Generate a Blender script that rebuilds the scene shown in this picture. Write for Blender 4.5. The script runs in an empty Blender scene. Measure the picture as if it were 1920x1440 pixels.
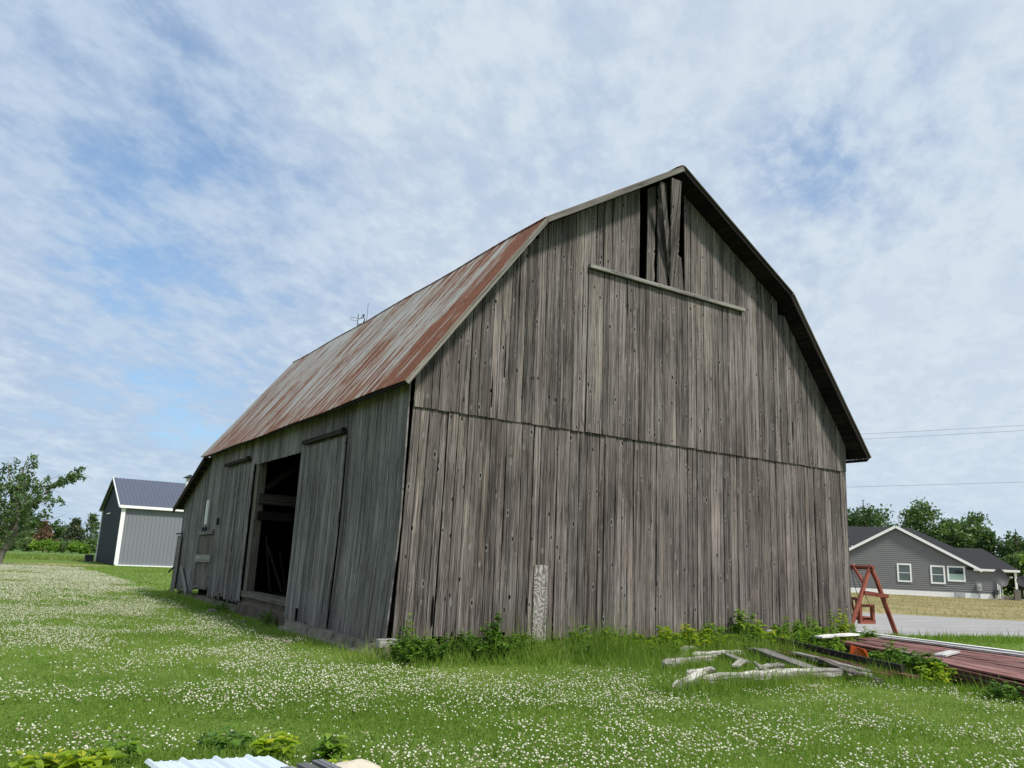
import bpy, math, random
import numpy as np
from mathutils import Vector, Matrix
rng = np.random.default_rng(7); random.seed(7)
R = math.radians
sc = bpy.context.scene
COL = sc.collection

# ------------------------------------------------------------------ camera
cam = bpy.data.cameras.new('camera'); co = bpy.data.objects.new('camera', cam); COL.objects.link(co)
yaw, pit, rol = 0.5621, 0.2179, 0.0435
fw = Vector((math.sin(yaw)*math.cos(pit), math.cos(yaw)*math.cos(pit), math.sin(pit)))
rt = Vector((math.cos(yaw), -math.sin(yaw), 0)); up = rt.cross(fw)
r2 = rt*math.cos(rol)+up*math.sin(rol); u2 = -rt*math.sin(rol)+up*math.cos(rol)
CAM = Vector((-5.811, -12.496, 1.6))
m = Matrix((r2, u2, -fw)).transposed().to_4x4(); m.translation = CAM
co.matrix_world = m
cam.sensor_width = 36; cam.lens = 28.3; cam.clip_end = 3000; cam.clip_start = .05
sc.camera = co

# ------------------------------------------------------------------ light
SUN_EL = R(54); sh = Vector((0.27, -0.96, 0)).normalized()
sd = Vector((sh.x*math.cos(SUN_EL), sh.y*math.cos(SUN_EL), math.sin(SUN_EL)))
sl = bpy.data.lights.new('sun', 'SUN'); sl.energy = 3.6; sl.angle = R(7); sl.color = (1.0, .95, .88)
so = bpy.data.objects.new('sun', sl); COL.objects.link(so)
so.rotation_euler = (-sd).to_track_quat('-Z', 'Y').to_euler()
so.location = (0, -20, 40)

# ------------------------------------------------------------------ node helper
class NT:
    def __init__(s, tree): s.t = tree; s.n = tree.nodes; s.l = tree.links
    def new(s, ty, ins=None, **kw):
        n = s.n.new(ty)
        for k, v in kw.items(): setattr(n, k, v)
        for k, v in (ins or {}).items():
            if isinstance(v, bpy.types.NodeSocket): s.l.new(v, n.inputs[k])
            else: n.inputs[k].default_value = v
        return n
    def math(s, op, a, b=0.0, c=0.0, clamp=False):
        n = s.new('ShaderNodeMath', {0: a, 1: b, 2: c}, operation=op, use_clamp=clamp); return n.outputs[0]
    def vmath(s, op, a, b=(0,0,0)):
        return s.new('ShaderNodeVectorMath', {0: a, 1: b}, operation=op).outputs[0]
    def comb(s, x, y, z): return s.new('ShaderNodeCombineXYZ', {0: x, 1: y, 2: z}).outputs[0]
    def sep(s, v):
        o = s.new('ShaderNodeSeparateXYZ', {0: v}).outputs; return o[0], o[1], o[2]
    def noise(s, v, scale=1, detail=5, rough=.6, dist=0.0):
        return s.new('ShaderNodeTexNoise', {'Vector': v, 'Scale': scale, 'Detail': detail, 'Roughness': rough, 'Distortion': dist}).outputs['Fac']
    def ramp(s, f, stops, interp='LINEAR'):
        n = s.new('ShaderNodeValToRGB', {0: f}); e = n.color_ramp.elements; n.color_ramp.interpolation = interp
        while len(e) < len(stops): e.new(.5)
        for el, (p, c) in zip(e, stops): el.position = p; el.color = (c[0], c[1], c[2], 1) if not isinstance(c, (int, float)) else (c, c, c, 1)
        return n.outputs[0]
    def step(s, f, a, b):
        return s.new('ShaderNodeMapRange', {0: f, 1: a, 2: b, 3: 0.0, 4: 1.0}, interpolation_type='SMOOTHSTEP').outputs[0]
    def mix(s, f, a, b, mode='MIX'):
        n = s.new('ShaderNodeMix', data_type='RGBA', blend_type=mode)
        for i, v in ((0, f), (6, a), (7, b)):
            if isinstance(v, bpy.types.NodeSocket): s.l.new(v, n.inputs[i])
            elif i == 0: n.inputs[0].default_value = v
            else: n.inputs[i].default_value = (v[0], v[1], v[2], 1)
        return n.outputs[2]
    def white(s, v):
        return s.new('ShaderNodeTexWhiteNoise', {'Vector': v}, noise_dimensions='3D').outputs

# ------------------------------------------------------------------ sky
w = bpy.data.worlds.new('World'); sc.world = w; w.use_nodes = True
W = NT(w.node_tree); W.n.clear()
sky = W.new('ShaderNodeTexSky', sky_type='NISHITA'); sky.sun_disc = False; sky.sun_elevation = SUN_EL
sky.sun_rotation = math.atan2(sh.x, sh.y); sky.air_density = 1.0; sky.dust_density = .6; sky.ozone_density = 1.6
g = W.new('ShaderNodeTexCoord').outputs['Generated']
dx, dy, dz = W.sep(W.vmath('NORMALIZE', g))
dzc = W.math('ADD', W.math('MAXIMUM', dz, 0.0), .24)
px, py = W.math('DIVIDE', dx, dzc), W.math('DIVIDE', dy, dzc)
a = R(-38); ca, sa = math.cos(a), math.sin(a)
qx = W.math('ADD', W.math('MULTIPLY', px, ca), W.math('MULTIPLY', py, -sa))
qy = W.math('ADD', W.math('MULTIPLY', px, sa), W.math('MULTIPLY', py, ca))
p1 = W.comb(W.math('MULTIPLY', qx, .72), W.math('MULTIPLY', qy, 1.05), 5.2)
n1 = W.noise(p1, 1.3, 5, .5, .15)
p2 = W.comb(W.math('MULTIPLY', qx, .9), W.math('MULTIPLY', qy, 1.2), 9.1)
n2 = W.noise(p2, 7.5, 6, .6, .1)
p3 = W.comb(W.math('MULTIPLY', qx, .8), W.math('MULTIPLY', qy, 1.1), 1.3)
n3 = W.noise(p3, 24.0, 4, .6, .1)
f = W.math('ADD', W.math('MULTIPLY', n1, .66), W.math('MULTIPLY', n2, .34))
f = W.math('ADD', f, W.math('MULTIPLY', n3, .15))
# thicker veil near the horizon and towards the sun side
f = W.math('ADD', f, W.math('MULTIPLY', W.step(dz, .32, .02), .04))
f = W.math('ADD', f, W.math('MULTIPLY', W.step(dx, .30, .85), .05))
for (vx, vy, vz, c0, c1, amt) in ((.185, .938, .292, .970, .999, .17), (.75, .47, .465, .985, .9995, .085), (.012, .888, .46, .975, .999, .10), (.703, .586, .403, .985, .9995, .07), (.142, .975, .169, .975, .999, .09), (.541, .711, .45, .985, .9995, .07)):
    dt = W.new('ShaderNodeVectorMath', {0: W.vmath('NORMALIZE', g), 1: (vx, vy, vz)}, operation='DOT_PRODUCT').outputs['Value']
    f = W.math('SUBTRACT', f, W.math('MULTIPLY', W.step(dt, c0, c1), amt))
f = W.math('ADD', f, .060)
mask = W.step(f, .36, .56)
dens = W.step(W.math('ADD', f, W.math('MULTIPLY', W.step(dx, .1, .9), .10)), .50, .76)
cloud = W.mix(dens, (3.95, 4.95, 6.4), (5.35, 6.12, 6.95))
cloud = W.mix(W.step(W.math('ADD', W.math('MULTIPLY', n2, .6), W.math('MULTIPLY', n3, .4)), .40, .62), W.mix(1.0, cloud, (.98, .985, 1.0), 'MULTIPLY'), W.mix(1.0, cloud, (1.10, 1.09, 1.06), 'MULTIPLY'))
blue = W.mix(1.0, sky.outputs[0], (.88, 1.32, 1.52), 'MULTIPLY')
colr = W.mix(W.math('ADD', W.math('MULTIPLY', mask, .62), .35), blue, cloud)
hz = W.step(dz, .20, -.04)
colr = W.mix(W.math('MULTIPLY', hz, .5), colr, (4.2, 5.5, 6.9))
bg = W.new('ShaderNodeBackground', {'Color': colr, 'Strength': .1})
wo = W.new('ShaderNodeOutputWorld'); W.l.new(bg.outputs[0], wo.inputs[0])

sc.view_settings.view_transform = 'Standard'; sc.view_settings.look = 'None'
sc.view_settings.exposure = 0.22; sc.view_settings.gamma = 1
sc.render.engine = 'CYCLES'
sc.cycles.max_bounces = 6; sc.cycles.diffuse_bounces = 3; sc.cycles.transparent_max_bounces = 4

# ------------------------------------------------------------------ materials
def mat(name):
    mt = bpy.data.materials.new(name); mt.use_nodes = True; n = NT(mt.node_tree)
    b = mt.node_tree.nodes['Principled BSDF']; return mt, n, b
def plain(name, col, rough=.6, metal=0.0, nscale=8, amt=.18, bump=0.0, spec=.4):
    mt, n, b = mat(name)
    oc = n.new('ShaderNodeTexCoord').outputs['Object']
    ns = n.noise(oc, nscale, 6, .65)
    c = n.mix(ns, tuple(x*(1-amt*1.6) for x in col), tuple(min(1, x*(1+amt*1.6)) for x in col))
    n.l.new(c, b.inputs['Base Color']); b.inputs['Roughness'].default_value = rough
    b.inputs['Metallic'].default_value = metal; b.inputs['Specular IOR Level'].default_value = spec
    if bump:
        bp = n.new('ShaderNodeBump', {'Strength': bump, 'Distance': .02, 'Height': n.noise(oc, nscale*3, 6, .7)})
        n.l.new(bp.outputs[0], b.inputs['Normal'])
    return mt
def wood(name, dark, mid, light, warm, warm_amt=.5, knots=1.0, grain=42, contrast=1.0, stain=None, swirl=0.0):
    mt, n, b = mat(name)
    wv = n.new('ShaderNodeAttribute', attribute_name='wv').outputs['Vector']
    x, y, rn = n.sep(wv)
    r50 = n.math('MULTIPLY', rn, 57.3)
    wob = n.math('MULTIPLY', n.math('SUBTRACT', n.noise(n.comb(n.math('MULTIPLY', x, 3.0), n.math('MULTIPLY', y, 1.1), r50), 1, 2, .5), .5), .05+swirl)
    xx = n.math('ADD', x, wob)
    g1 = n.noise(n.comb(n.math('MULTIPLY', xx, grain), n.math('MULTIPLY', y, .55 if not swirl else 2.0), r50), 1, 5, .62)
    g2 = n.noise(n.comb(n.math('MULTIPLY', xx, 11), n.math('MULTIPLY', y, .22), n.math('ADD', r50, 9)), 1, 4, .6)
    g3 = n.noise(n.comb(n.math('MULTIPLY', xx, 105), n.math('MULTIPLY', y, 2.2), r50), 1, 3, .7)
    lo = n.noise(n.comb(n.math('MULTIPLY', x, .9), n.math('MULTIPLY', y, .55), 2.0), 1, 4, .6)
    s = n.math('ADD', n.math('MULTIPLY', g1, .50), n.math('MULTIPLY', g2, .22))
    s = n.math('ADD', s, n.math('MULTIPLY', g3, .30))
    s = n.math('ADD', s, n.math('MULTIPLY', n.math('SUBTRACT', lo, .5), .22))
    s = n.math('ADD', n.math('MULTIPLY', n.math('SUBTRACT', s, .51), 1.55*contrast), .5)
    c = n.ramp(s, [(.26, dark), (.44, mid), (.56, tuple(.55*p+.45*q for p, q in zip(mid, light))), (.72, light)])
    if swirl:
        q_ = n.math('ADD', n.math('MULTIPLY', n.noise(n.comb(n.math('MULTIPLY', x, 5), n.math('MULTIPLY', y, 2.0), 0.0), 1, 2, .5), 60.0), n.math('MULTIPLY', y, 60.0))
        c = n.mix(n.math('MULTIPLY', n.step(n.math('SINE', q_), -.6, .9), .8), tuple(v*2.0 for v in dark), tuple(v*.75 for v in light))
    wn = n.white(n.comb(rn, 3.1, 0.0))
    c = n.mix(n.math('MULTIPLY', n.step(g2, .42, .68), warm_amt), c, n.mix(1.0, c, warm, 'MULTIPLY'))
    tone = n.math('ADD', n.math('MULTIPLY', wn['Value'], .80), .58)
    c = n.mix(1.0, c, n.comb(tone, tone, tone), 'MULTIPLY')
    # checks: thin dark splits along the grain
    cr = n.noise(n.comb(n.math('MULTIPLY', xx, 17), n.math('MULTIPLY', y, .33), n.math('ADD', r50, 21)), 1, 3, .5)
    crk = n.math('SUBTRACT', 1.0, n.step(n.math('ABSOLUTE', n.math('SUBTRACT', cr, .52)), .004, .017))
    c = n.mix(n.math('MULTIPLY', crk, .72), c, n.mix(1.0, c, (.28, .26, .25), 'MULTIPLY'))
    # knots
    kv = n.new('ShaderNodeTexVoronoi', {'Vector': n.comb(n.math('MULTIPLY', x, 7.5), n.math('MULTIPLY', y, 3.2), n.math('MULTIPLY', rn, 41)), 'Scale': 1.0})
    kd = kv.outputs['Distance']
    kh = n.math('SUBTRACT', 1.0, n.step(kd, .09, .15)); kr = n.math('MULTIPLY', n.step(kd, .13, .18), n.math('SUBTRACT', 1.0, n.step(kd, .20, .30)))
    kx, ky_, kz_ = n.sep(kv.outputs['Color'])
    pick = n.step(kx, .34, .40); kr = n.math('MULTIPLY', kr, n.math('MULTIPLY', pick, n.step(ky_, .2, .9))); kh = n.math('MULTIPLY', kh, pick)
    hl = n.noise(n.comb(n.math('MULTIPLY', xx, 23), n.math('MULTIPLY', y, .28), n.math('ADD', r50, 33)), 1, 3, .5)
    hl = n.math('SUBTRACT', 1.0, n.step(n.math('ABSOLUTE', n.math('SUBTRACT', hl, .50)), .003, .014))
    c = n.mix(n.math('MULTIPLY', hl, .36), c, tuple(min(1, v*1.25) for v in light))
    c = n.mix(n.math('MULTIPLY', kr, .45*knots), c, light)
    c = n.mix(n.math('MULTIPLY', kh, .85*knots), c, tuple(v*.35 for v in dark))
    if stain is not None:     # real splash-back dirt and rust-brown damp near the board feet (z height in metres)
        st = n.math('MULTIPLY', n.step(n.math('ADD', y, n.math('MULTIPLY', g2, 1.0)), stain+1.2, stain), .55)
        c = n.mix(st, c, n.mix(1.0, c, (.62, .52, .42), 'MULTIPLY'))
    n.l.new(c, b.inputs['Base Color']); b.inputs['Roughness'].default_value = .88; b.inputs['Specular IOR Level'].default_value = .15
    hgt = n.math('SUBTRACT', n.math('ADD', g1, n.math('MULTIPLY', g3, .4)), n.math('ADD', n.math('MULTIPLY', crk, .8), n.math('MULTIPLY', kh, .5)))
    bp = n.new('ShaderNodeBump', {'Strength': .75, 'Distance': .012, 'Height': hgt}); n.l.new(bp.outputs[0], b.inputs['Normal'])
    return mt
M = {}
M['gable'] = wood('weathered_grey_boards', (.026, .022, .020), (.095, .082, .075), (.30, .273, .256), (1.09, .94, .80), .55, 1.2, stain=.1, contrast=1.1)
M['upper'] = wood('weathered_grey_upper_boards', (.026, .0222, .0205), (.095, .083, .0775), (.30, .276, .26), (1.07, .94, .81), .5, 1.2, stain=3.9, contrast=1.1)
M['side'] = wood('weathered_bluish_boards', (.038, .0355, .036), (.124, .115, .114), (.31, .294, .29), (1.05, .95, .88), .6, .7, stain=.1, contrast=1.3)
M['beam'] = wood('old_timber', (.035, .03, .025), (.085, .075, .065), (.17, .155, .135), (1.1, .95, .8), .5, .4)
M['pale'] = wood('pale_silver_boards', (.11, .102, .09), (.25, .24, .22), (.44, .43, .41), (1.05, 1, .93), .4, .4)
M['whiteboard'] = wood('peeling_white_boards', (.32, .30, .27), (.62, .61, .59), (.80, .80, .79), (1.0, .98, .95), .4, .2)
M['redboard'] = wood('faded_red_boards', (.060, .028, .026), (.155, .066, .060), (.36, .235, .215), (1.1, .9, .9), .4, .2)
M['brownboard'] = wood('dark_red_brown_boards', (.035, .017, .014), (.085, .036, .028), (.16, .085, .068), (1.1, .95, .9), .4, .2)
M['greyboard'] = wood('dark_grey_slats', (.06, .062, .066), (.13, .135, .145), (.22, .225, .235), (1, 1, 1), .3, .2)
M['plywood'] = wood('grained_plywood', (.09, .08, .07), (.27, .25, .22), (.60, .58, .54), (1.05, 1, .95), .3, .6, grain=26, contrast=1.9, swirl=.10)
M['oldbeam'] = wood('shaded_barn_timber', (.02, .017, .015), (.045, .039, .034), (.10, .09, .08), (1.1, .95, .8), .4, .4)  # darker copy of the beam timber, indoor shade put into its colour
M['interior'] = wood('inner_shade_timber', (.008, .007, .006), (.018, .015, .012), (.035, .03, .025), (1.1, .95, .8), .4, .3)  # near-black timber colour, the shade inside the barn painted in
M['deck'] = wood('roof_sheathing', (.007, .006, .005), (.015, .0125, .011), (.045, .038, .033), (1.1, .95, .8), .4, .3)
M['rake'] = wood('rake_boards', (.06, .054, .048), (.15, .14, .125), (.30, .285, .26), (1.08, .96, .84), .5, .3)
M['swing'] = wood('red_stained_logs', (.11, .028, .021), (.26, .072, .052), (.45, .18, .135), (1.1, .9, .85), .4, .5, grain=20)
M['iron'] = plain('old_iron', (.016, .016, .018), .75, .0)
M['white'] = plain('white_trim', (.90, .90, .89), .5, nscale=2, amt=.03)
M['logwhite'] = wood('bleached_log', (.08, .073, .063), (.30, .285, .26), (.54, .53, .50), (1.05, .95, .82), .55, .7, grain=18, contrast=1.5)
M['concrete'] = plain('rough_concrete', (.18, .16, .13), .95, nscale=7, amt=.42, bump=1.0)
M['brick'] = plain('brown_block', (.075, .058, .043), .9, nscale=6, amt=.25, bump=.6)
M['rock'] = plain('pale_stone', (.60, .53, .42), .9, nscale=14, amt=.2, bump=.6)
M['orange'] = plain('orange_plastic', (.62, .10, .015), .45, nscale=4, amt=.1)
M['glass'] = plain('window_glass', (.03, .045, .045), .08, nscale=1, amt=.3, spec=.8)
M['greenshade'] = plain('pale_green_shade', (.33, .47, .40), .4, nscale=2, amt=.05)
M['blind'] = plain('blind_behind_glass', (.10, .13, .13), .15, nscale=3, amt=.2, spec=.7)
M['siding'] = plain('grey_vinyl_siding', (.20, .20, .198), .55, nscale=1.5, amt=.07)
M['shingle'] = plain('charcoal_shingles', (.022, .023, .026), .85, nscale=7, amt=.4)
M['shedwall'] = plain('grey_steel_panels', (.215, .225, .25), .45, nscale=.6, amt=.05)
M['shedgable'] = plain('shaded_steel_panels', (.022, .030, .042), .7, nscale=.6, amt=.05, spec=.12)  # gable end of the grey steel, its unlit side's shade put into the colour
M['shedroof'] = plain('blue_grey_steel_roof', (.080, .090, .125), .45, .0, nscale=.6, amt=.06)
M['dishgrey'] = plain('dish_grey', (.05, .05, .056), .6, nscale=6, amt=.1)
M['meter'] = plain('meter_grey', (.42, .43, .44), .5, nscale=6, amt=.1)
M['wire'] = plain('wire_dark', (.20, .21, .24), .6)
M['stem'] = plain('green_stem', (.10, .16, .035), .7)
M['bark'] = plain('grey_bark', (.17, .15, .125), .95, nscale=9, amt=.35, bump=.8)
M['darkbark'] = plain('dark_bark', (.07, .058, .045), .95, nscale=9, amt=.35)

def rust_roof():
    mt, n, b = mat('rusted_corrugated_steel')
    x, y, z = n.sep(n.new('ShaderNodeAttribute', attribute_name='wv').outputs['Vector'])
    mul = lambda s, k: n.math('MULTIPLY', s, k)
    x = n.math('ADD', x, mul(n.noise(n.comb(mul(x, 2.5), mul(y, .8), 3.0), 1, 2, .5), .12))
    st = n.noise(n.comb(mul(x, 5.5), mul(y, .38), 1.0), 1, 6, .68, .15)
    st2 = n.noise(n.comb(mul(x, 26), mul(y, .9), 5.0), 1, 4, .7)
    big = n.noise(n.comb(mul(x, .75), mul(y, .33), 8.0), 1, 3, .55)
    fine = n.noise(n.comb(mul(x, 60), mul(y, 22), 2.0), 1, 3, .7)
    sheet = n.white(n.comb(n.math('FLOOR', mul(x, 1/.69)), n.math('FLOOR', mul(y, 1/2.42)), 4.0))['Value']
    near = n.step(x, 1.1, -.2)                                     # the sheet beside the rake is the rustiest
    low = n.step(y, 2.2, .1)
    s = n.math('ADD', mul(n.math('SUBTRACT', st, .5), .80), n.math('ADD', mul(n.math('SUBTRACT', st2, .5), .42), n.math('ADD', mul(n.math('SUBTRACT', big, .5), .30), .515)))
    s = n.math('ADD', s, n.math('ADD', mul(n.math('SUBTRACT', sheet, .5), .03), mul(fine, .05)))
    s = n.math('ADD', s, n.math('ADD', mul(near, .13), mul(low, .045)))
    rust = n.step(s, .548, .600); brown = n.step(s, .46, .58)
    galv = n.ramp(st2, [(.3, (.19, .19, .18)), (.5, (.31, .315, .305)), (.7, (.43, .44, .43))])
    c = n.mix(mul(brown, .72), galv, (.23, .175, .12))
    rc = n.ramp(n.math('ADD', mul(fine, .5), mul(st2, .5)), [(.35, (.065, .022, .011)), (.52, (.145, .048, .023)), (.68, (.27, .115, .055))])
    c = n.mix(mul(rust, .96), c, rc)
    # lap lines between sheets
    lap = n.step(n.math('ABSOLUTE', n.math('SUBTRACT', n.math('FRACT', mul(x, 1/.69)), .5)), .47, .495)
    c = n.mix(mul(lap, .35), c, (.10, .07, .05))
    n.l.new(c, b.inputs['Base Color']); n.l.new(n.math('ADD', mul(rust, .35), .5), b.inputs['Roughness'])
    b.inputs['Metallic'].default_value = .12
    return mt
M['roof'] = rust_roof()

def leafmat(name, c1, c2, c3=None, trans=.35):
    mt, n, b = mat(name)
    r_ = n.new('ShaderNodeAttribute', attribute_name='rnd').outputs['Fac']
    stops = [(.0, c1), (.75, c2), (1.0, c3 or c2)]
    c = n.ramp(r_, stops)
    n.l.new(c, b.inputs['Base Color']); b.inputs['Roughness'].default_value = .55; b.inputs['Specular IOR Level'].default_value = .3
    tr = n.new('ShaderNodeBsdfTranslucent', {'Color': n.mix(1.0, c, (1.25, 1.35, .6), 'MULTIPLY')})
    ms = n.new('ShaderNodeMixShader', {0: trans, 1: b.outputs[0], 2: tr.outputs[0]})
    n.l.new(ms.outputs[0], mt.node_tree.nodes['Material Output'].inputs[0]); return mt
M['grass'] = leafmat('grass_blades', (.092, .165, .022), (.215, .330, .050), (.45, .43, .18), .42)
M['tallgrass'] = leafmat('meadow_grass', (.10, .17, .03), (.20, .28, .06), (.40, .36, .17), .3)
M['leafmid'] = leafmat('mid_green_leaves', (.050, .090, .030), (.115, .185, .060), (.19, .27, .085), .35)
M['leafdark'] = leafmat('dark_green_leaves', (.038, .075, .028), (.090, .155, .050), (.15, .22, .065), .35)
M['leafbright'] = leafmat('bright_green_leaves', (.085, .165, .022), (.18, .31, .04), (.29, .40, .06), .45)
M['leafyellow'] = leafmat('yellow_green_leaves', (.14, .24, .02), (.31, .42, .03), (.52, .50, .04), .45)
M['leafpine'] = leafmat('pine_needles', (.024, .045, .020), (.055, .085, .030), (.13, .11, .05), .15)
M['leafbrown'] = leafmat('browning_pine_needles', (.075, .055, .03), (.19, .115, .06), (.30, .17, .09), .15)
M['leafweed'] = leafmat('weed_leaves', (.050, .110, .022), (.115, .225, .035), (.19, .32, .05), .4)
M['clover'] = leafmat('clover_heads', (.42, .36, .26), (.78, .78, .66), (.84, .82, .76), .25)

def ground_mat():
    mt, n, b = mat('lawn_soil')
    oc = n.new('ShaderNodeTexCoord').outputs['Object']
    ox, oy, oz = n.sep(oc)
    n1 = n.noise(oc, .35, 7, .65); n2 = n.noise(oc, 5, 6, .7); n3 = n.noise(oc, 40, 3, .7)
    s = n.math('ADD', n.math('MULTIPLY', n1, .4), n.math('ADD', n.math('MULTIPLY', n2, .35), n.math('MULTIPLY', n3, .25)))
    c = n.ramp(s, [(.32, (.055, .095, .016)), (.5, (.12, .19, .034)), (.68, (.21, .25, .075))])
    bare = n.step(n.noise(oc, 1.1, 5, .6), .66, .74)
    c = n.mix(n.math('MULTIPLY', bare, .6), c, (.17, .13, .07))
    n.l.new(c, b.inputs['Base Color']); b.inputs['Roughness'].default_value = .95; b.inputs['Specular IOR Level'].default_value = .1
    bp = n.new('ShaderNodeBump', {'Strength': .8, 'Distance': .06, 'Height': s}); n.l.new(bp.outputs[0], b.inputs['Normal']); return mt
M['ground'] = ground_mat()
def sheet_mat(name, stops, scale, rows=None, sx=1.0, sy=1.0, bump=.4):
    mt, n, b = mat(name)
    oc = n.new('ShaderNodeTexCoord').outputs['Object']; ox, oy, oz = n.sep(oc)
    s = n.math('ADD', n.math('MULTIPLY', n.noise(n.comb(n.math('MULTIPLY', ox, sx), n.math('MULTIPLY', oy, sy), 0.0), scale, 7, .7), .6), n.math('MULTIPLY', n.noise(oc, scale*14, 4, .7), .4))
    if rows:
        rr = n.math('SINE', n.math('MULTIPLY', n.math('ADD', n.math('MULTIPLY', ox, rows[0]), n.math('MULTIPLY', oy, rows[1])), rows[2]))
        s = n.math('ADD', s, n.math('MULTIPLY', rr, .09))
    n.l.new(n.ramp(s, stops), b.inputs['Base Color']); b.inputs['Roughness'].default_value = .92; b.inputs['Specular IOR Level'].default_value = .12
    bp = n.new('ShaderNodeBump', {'Strength': bump, 'Distance': .03, 'Height': s}); n.l.new(bp.outputs[0], b.inputs['Normal']); return mt

# ------------------------------------------------------------------ mesh builder
class MB:
    def __init__(s): s.v = []; s.f = []; s.w = []; s.smooth = False
    def quad8(s, p, wv=None, skip=()):
        """8 corners: bottom ring 0-3, top ring 4-7"""
        b0 = len(s.v); s.v += [tuple(q) for q in p]; s.w += (wv or [(q[0], q[2], 0.) for q in p])
        for k, fc in enumerate([(0,3,2,1),(4,5,6,7),(0,1,5,4),(1,2,6,5),(2,3,7,6),(3,0,4,7)]):
            if k not in skip: s.f.append(tuple(b0+i for i in fc))
        return s
    def box(s, c, size, rz=0.0, long='z', rnd=None, tilt=None):
        rnd = random.random() if rnd is None else rnd
        hx, hy, hz = size[0]/2, size[1]/2, size[2]/2
        mm = Matrix.Rotation(rz, 3, 'Z') if tilt is None else tilt
        P = [(-hx,-hy,-hz),(hx,-hy,-hz),(hx,hy,-hz),(-hx,hy,-hz),(-hx,-hy,hz),(hx,-hy,hz),(hx,hy,hz),(-hx,hy,hz)]
        ws = []
        for q in P:
            al = {'x': q[0], 'y': q[1], 'z': q[2]}[long]
            ac = sum(q)-al
            ws.append((ac, al, rnd))
        s.quad8([Vector(c)+mm@Vector(q) for q in P], ws); return s
    def bar(s, a, b, wid, th, upv=(0,0,1), rnd=None, seg=1, wob=0.0):
        a, b = Vector(a), Vector(b); d = b-a; L = d.length; d.normalize()
        sdv = d.cross(Vector(upv)); sdv.normalize(); u = sdv.cross(d); rnd = random.random() if rnd is None else rnd
        prev = None
        for k in range(seg+1):
            t = k/seg; p = a+(b-a)*t+u*(random.uniform(-1, 1)*wob)+sdv*(random.uniform(-1, 1)*wob)
            ring = [p-sdv*wid/2-u*th/2, p+sdv*wid/2-u*th/2, p+sdv*wid/2+u*th/2, p-sdv*wid/2+u*th/2]
            b0 = len(s.v); s.v += [tuple(q) for q in ring]
            s.w += [(-wid/2, t*L, rnd), (wid/2, t*L, rnd), (wid/2+th, t*L, rnd), (-wid/2+th, t*L, rnd)]
            if prev is not None:
                for i in range(4): s.f.append((prev+i, prev+(i+1) % 4, b0+(i+1) % 4, b0+i))
            else: s.f.append((b0+3, b0+2, b0+1, b0))
            prev = b0
        s.f.append((prev, prev+1, prev+2, prev+3)); return s
    def tube(s, pts, rad, n=8, cap=True, rnd=None, jit=0.0):
        rnd = random.random() if rnd is None else rnd
        pts = [Vector(p) for p in pts]; prev = None; L = 0
        rad = rad if isinstance(rad, (list, tuple)) else [rad]*len(pts)
        ref = Vector((0.13, .21, 1)) if abs((pts[-1]-pts[0]).normalized().z) < .9 else Vector((1, .1, 0))
        for k, p in enumerate(pts):
            d = (pts[min(k+1, len(pts)-1)]-pts[max(k-1, 0)]).normalized()
            x = d.cross(ref).normalized(); y = d.cross(x)
            if k: L += (p-pts[k-1]).length
            b0 = len(s.v)
            for i in range(n):
                an = 2*math.pi*i/n; rr = rad[k]*(1+random.uniform(-jit, jit))
                s.v.append(tuple(p+(x*math.cos(an)+y*math.sin(an))*rr)); s.w.append((an*rad[0], L, rnd))
            if prev is not None:
                for i in range(n): s.f.append((prev+i, prev+(i+1) % n, b0+(i+1) % n, b0+i))
            elif cap: s.f.append(tuple(b0+i for i in reversed(range(n))))
            prev = b0
        if cap: s.f.append(tuple(prev+i for i in range(n)))
        return s
    def poly(s, pts, wv=None):
        b0 = len(s.v); s.v += [tuple(p) for p in pts]; s.w += (wv or [(p[0], p[1], 0.) for p in pts]); s.f.append(tuple(range(b0, b0+len(pts)))); return s
    def slab(s, pts, n, th, wv=None):
        """extrude polygon pts by -n*th"""
        n = Vector(n); k = len(pts); b0 = len(s.v)
        s.v += [tuple(Vector(p)) for p in pts]+[tuple(Vector(p)-n*th) for p in pts]
        s.w += (wv+wv if wv else [(p[0], p[1], 0.) for p in pts]*2)
        s.f.append(tuple(range(b0, b0+k))); s.f.append(tuple(b0+k+i for i in reversed(range(k))))
        for i in range(k): s.f.append((b0+i, b0+k+i, b0+k+(i+1) % k, b0+(i+1) % k))
        return s
    def obj(s, name, m_, parent=None, smooth=False, origin=None):
        me = bpy.data.meshes.new(name); v = s.v
        if origin is not None:
            o = Vector(origin); v = [tuple(Vector(q)-o) for q in v]
        me.from_pydata(v, [], s.f); me.update()
        at = me.attributes.new('wv', 'FLOAT_VECTOR', 'POINT'); at.data.foreach_set('vector', np.array(s.w, 'f').ravel())
        me.materials.append(m_)
        if smooth: me.polygons.foreach_set('use_smooth', [True]*len(me.polygons))
        ob = bpy.data.objects.new(name, me); COL.objects.link(ob)
        if origin is not None: ob.location = origin
        if parent is not None:
            ob.parent = parent
            ob.matrix_parent_inverse = Matrix.Translation(-Vector(parent.location)) if parent.parent is None else Matrix()
        return ob
def sub(ob, parent):            # sub-part of a part; parts carry world-space meshes under an Empty parent
    ob.parent = parent; ob.matrix_parent_inverse = Matrix.Translation(-parent_world(parent)); return ob
def parent_world(o):
    # every part mesh is in world coordinates, so its own net transform is the identity
    return Vector((0, 0, 0))
def tag(o, label, cat=None, group=None, kind=None):
    if label: o['label'] = label
    if cat: o['category'] = cat
    if group: o['group'] = group
    if kind: o['kind'] = kind
    return o
def thing(name, loc, label, cat, group=None):
    e = bpy.data.objects.new(name, None); COL.objects.link(e); e.location = loc; e.empty_display_size = .3
    return tag(e, label, cat, group)
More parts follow.
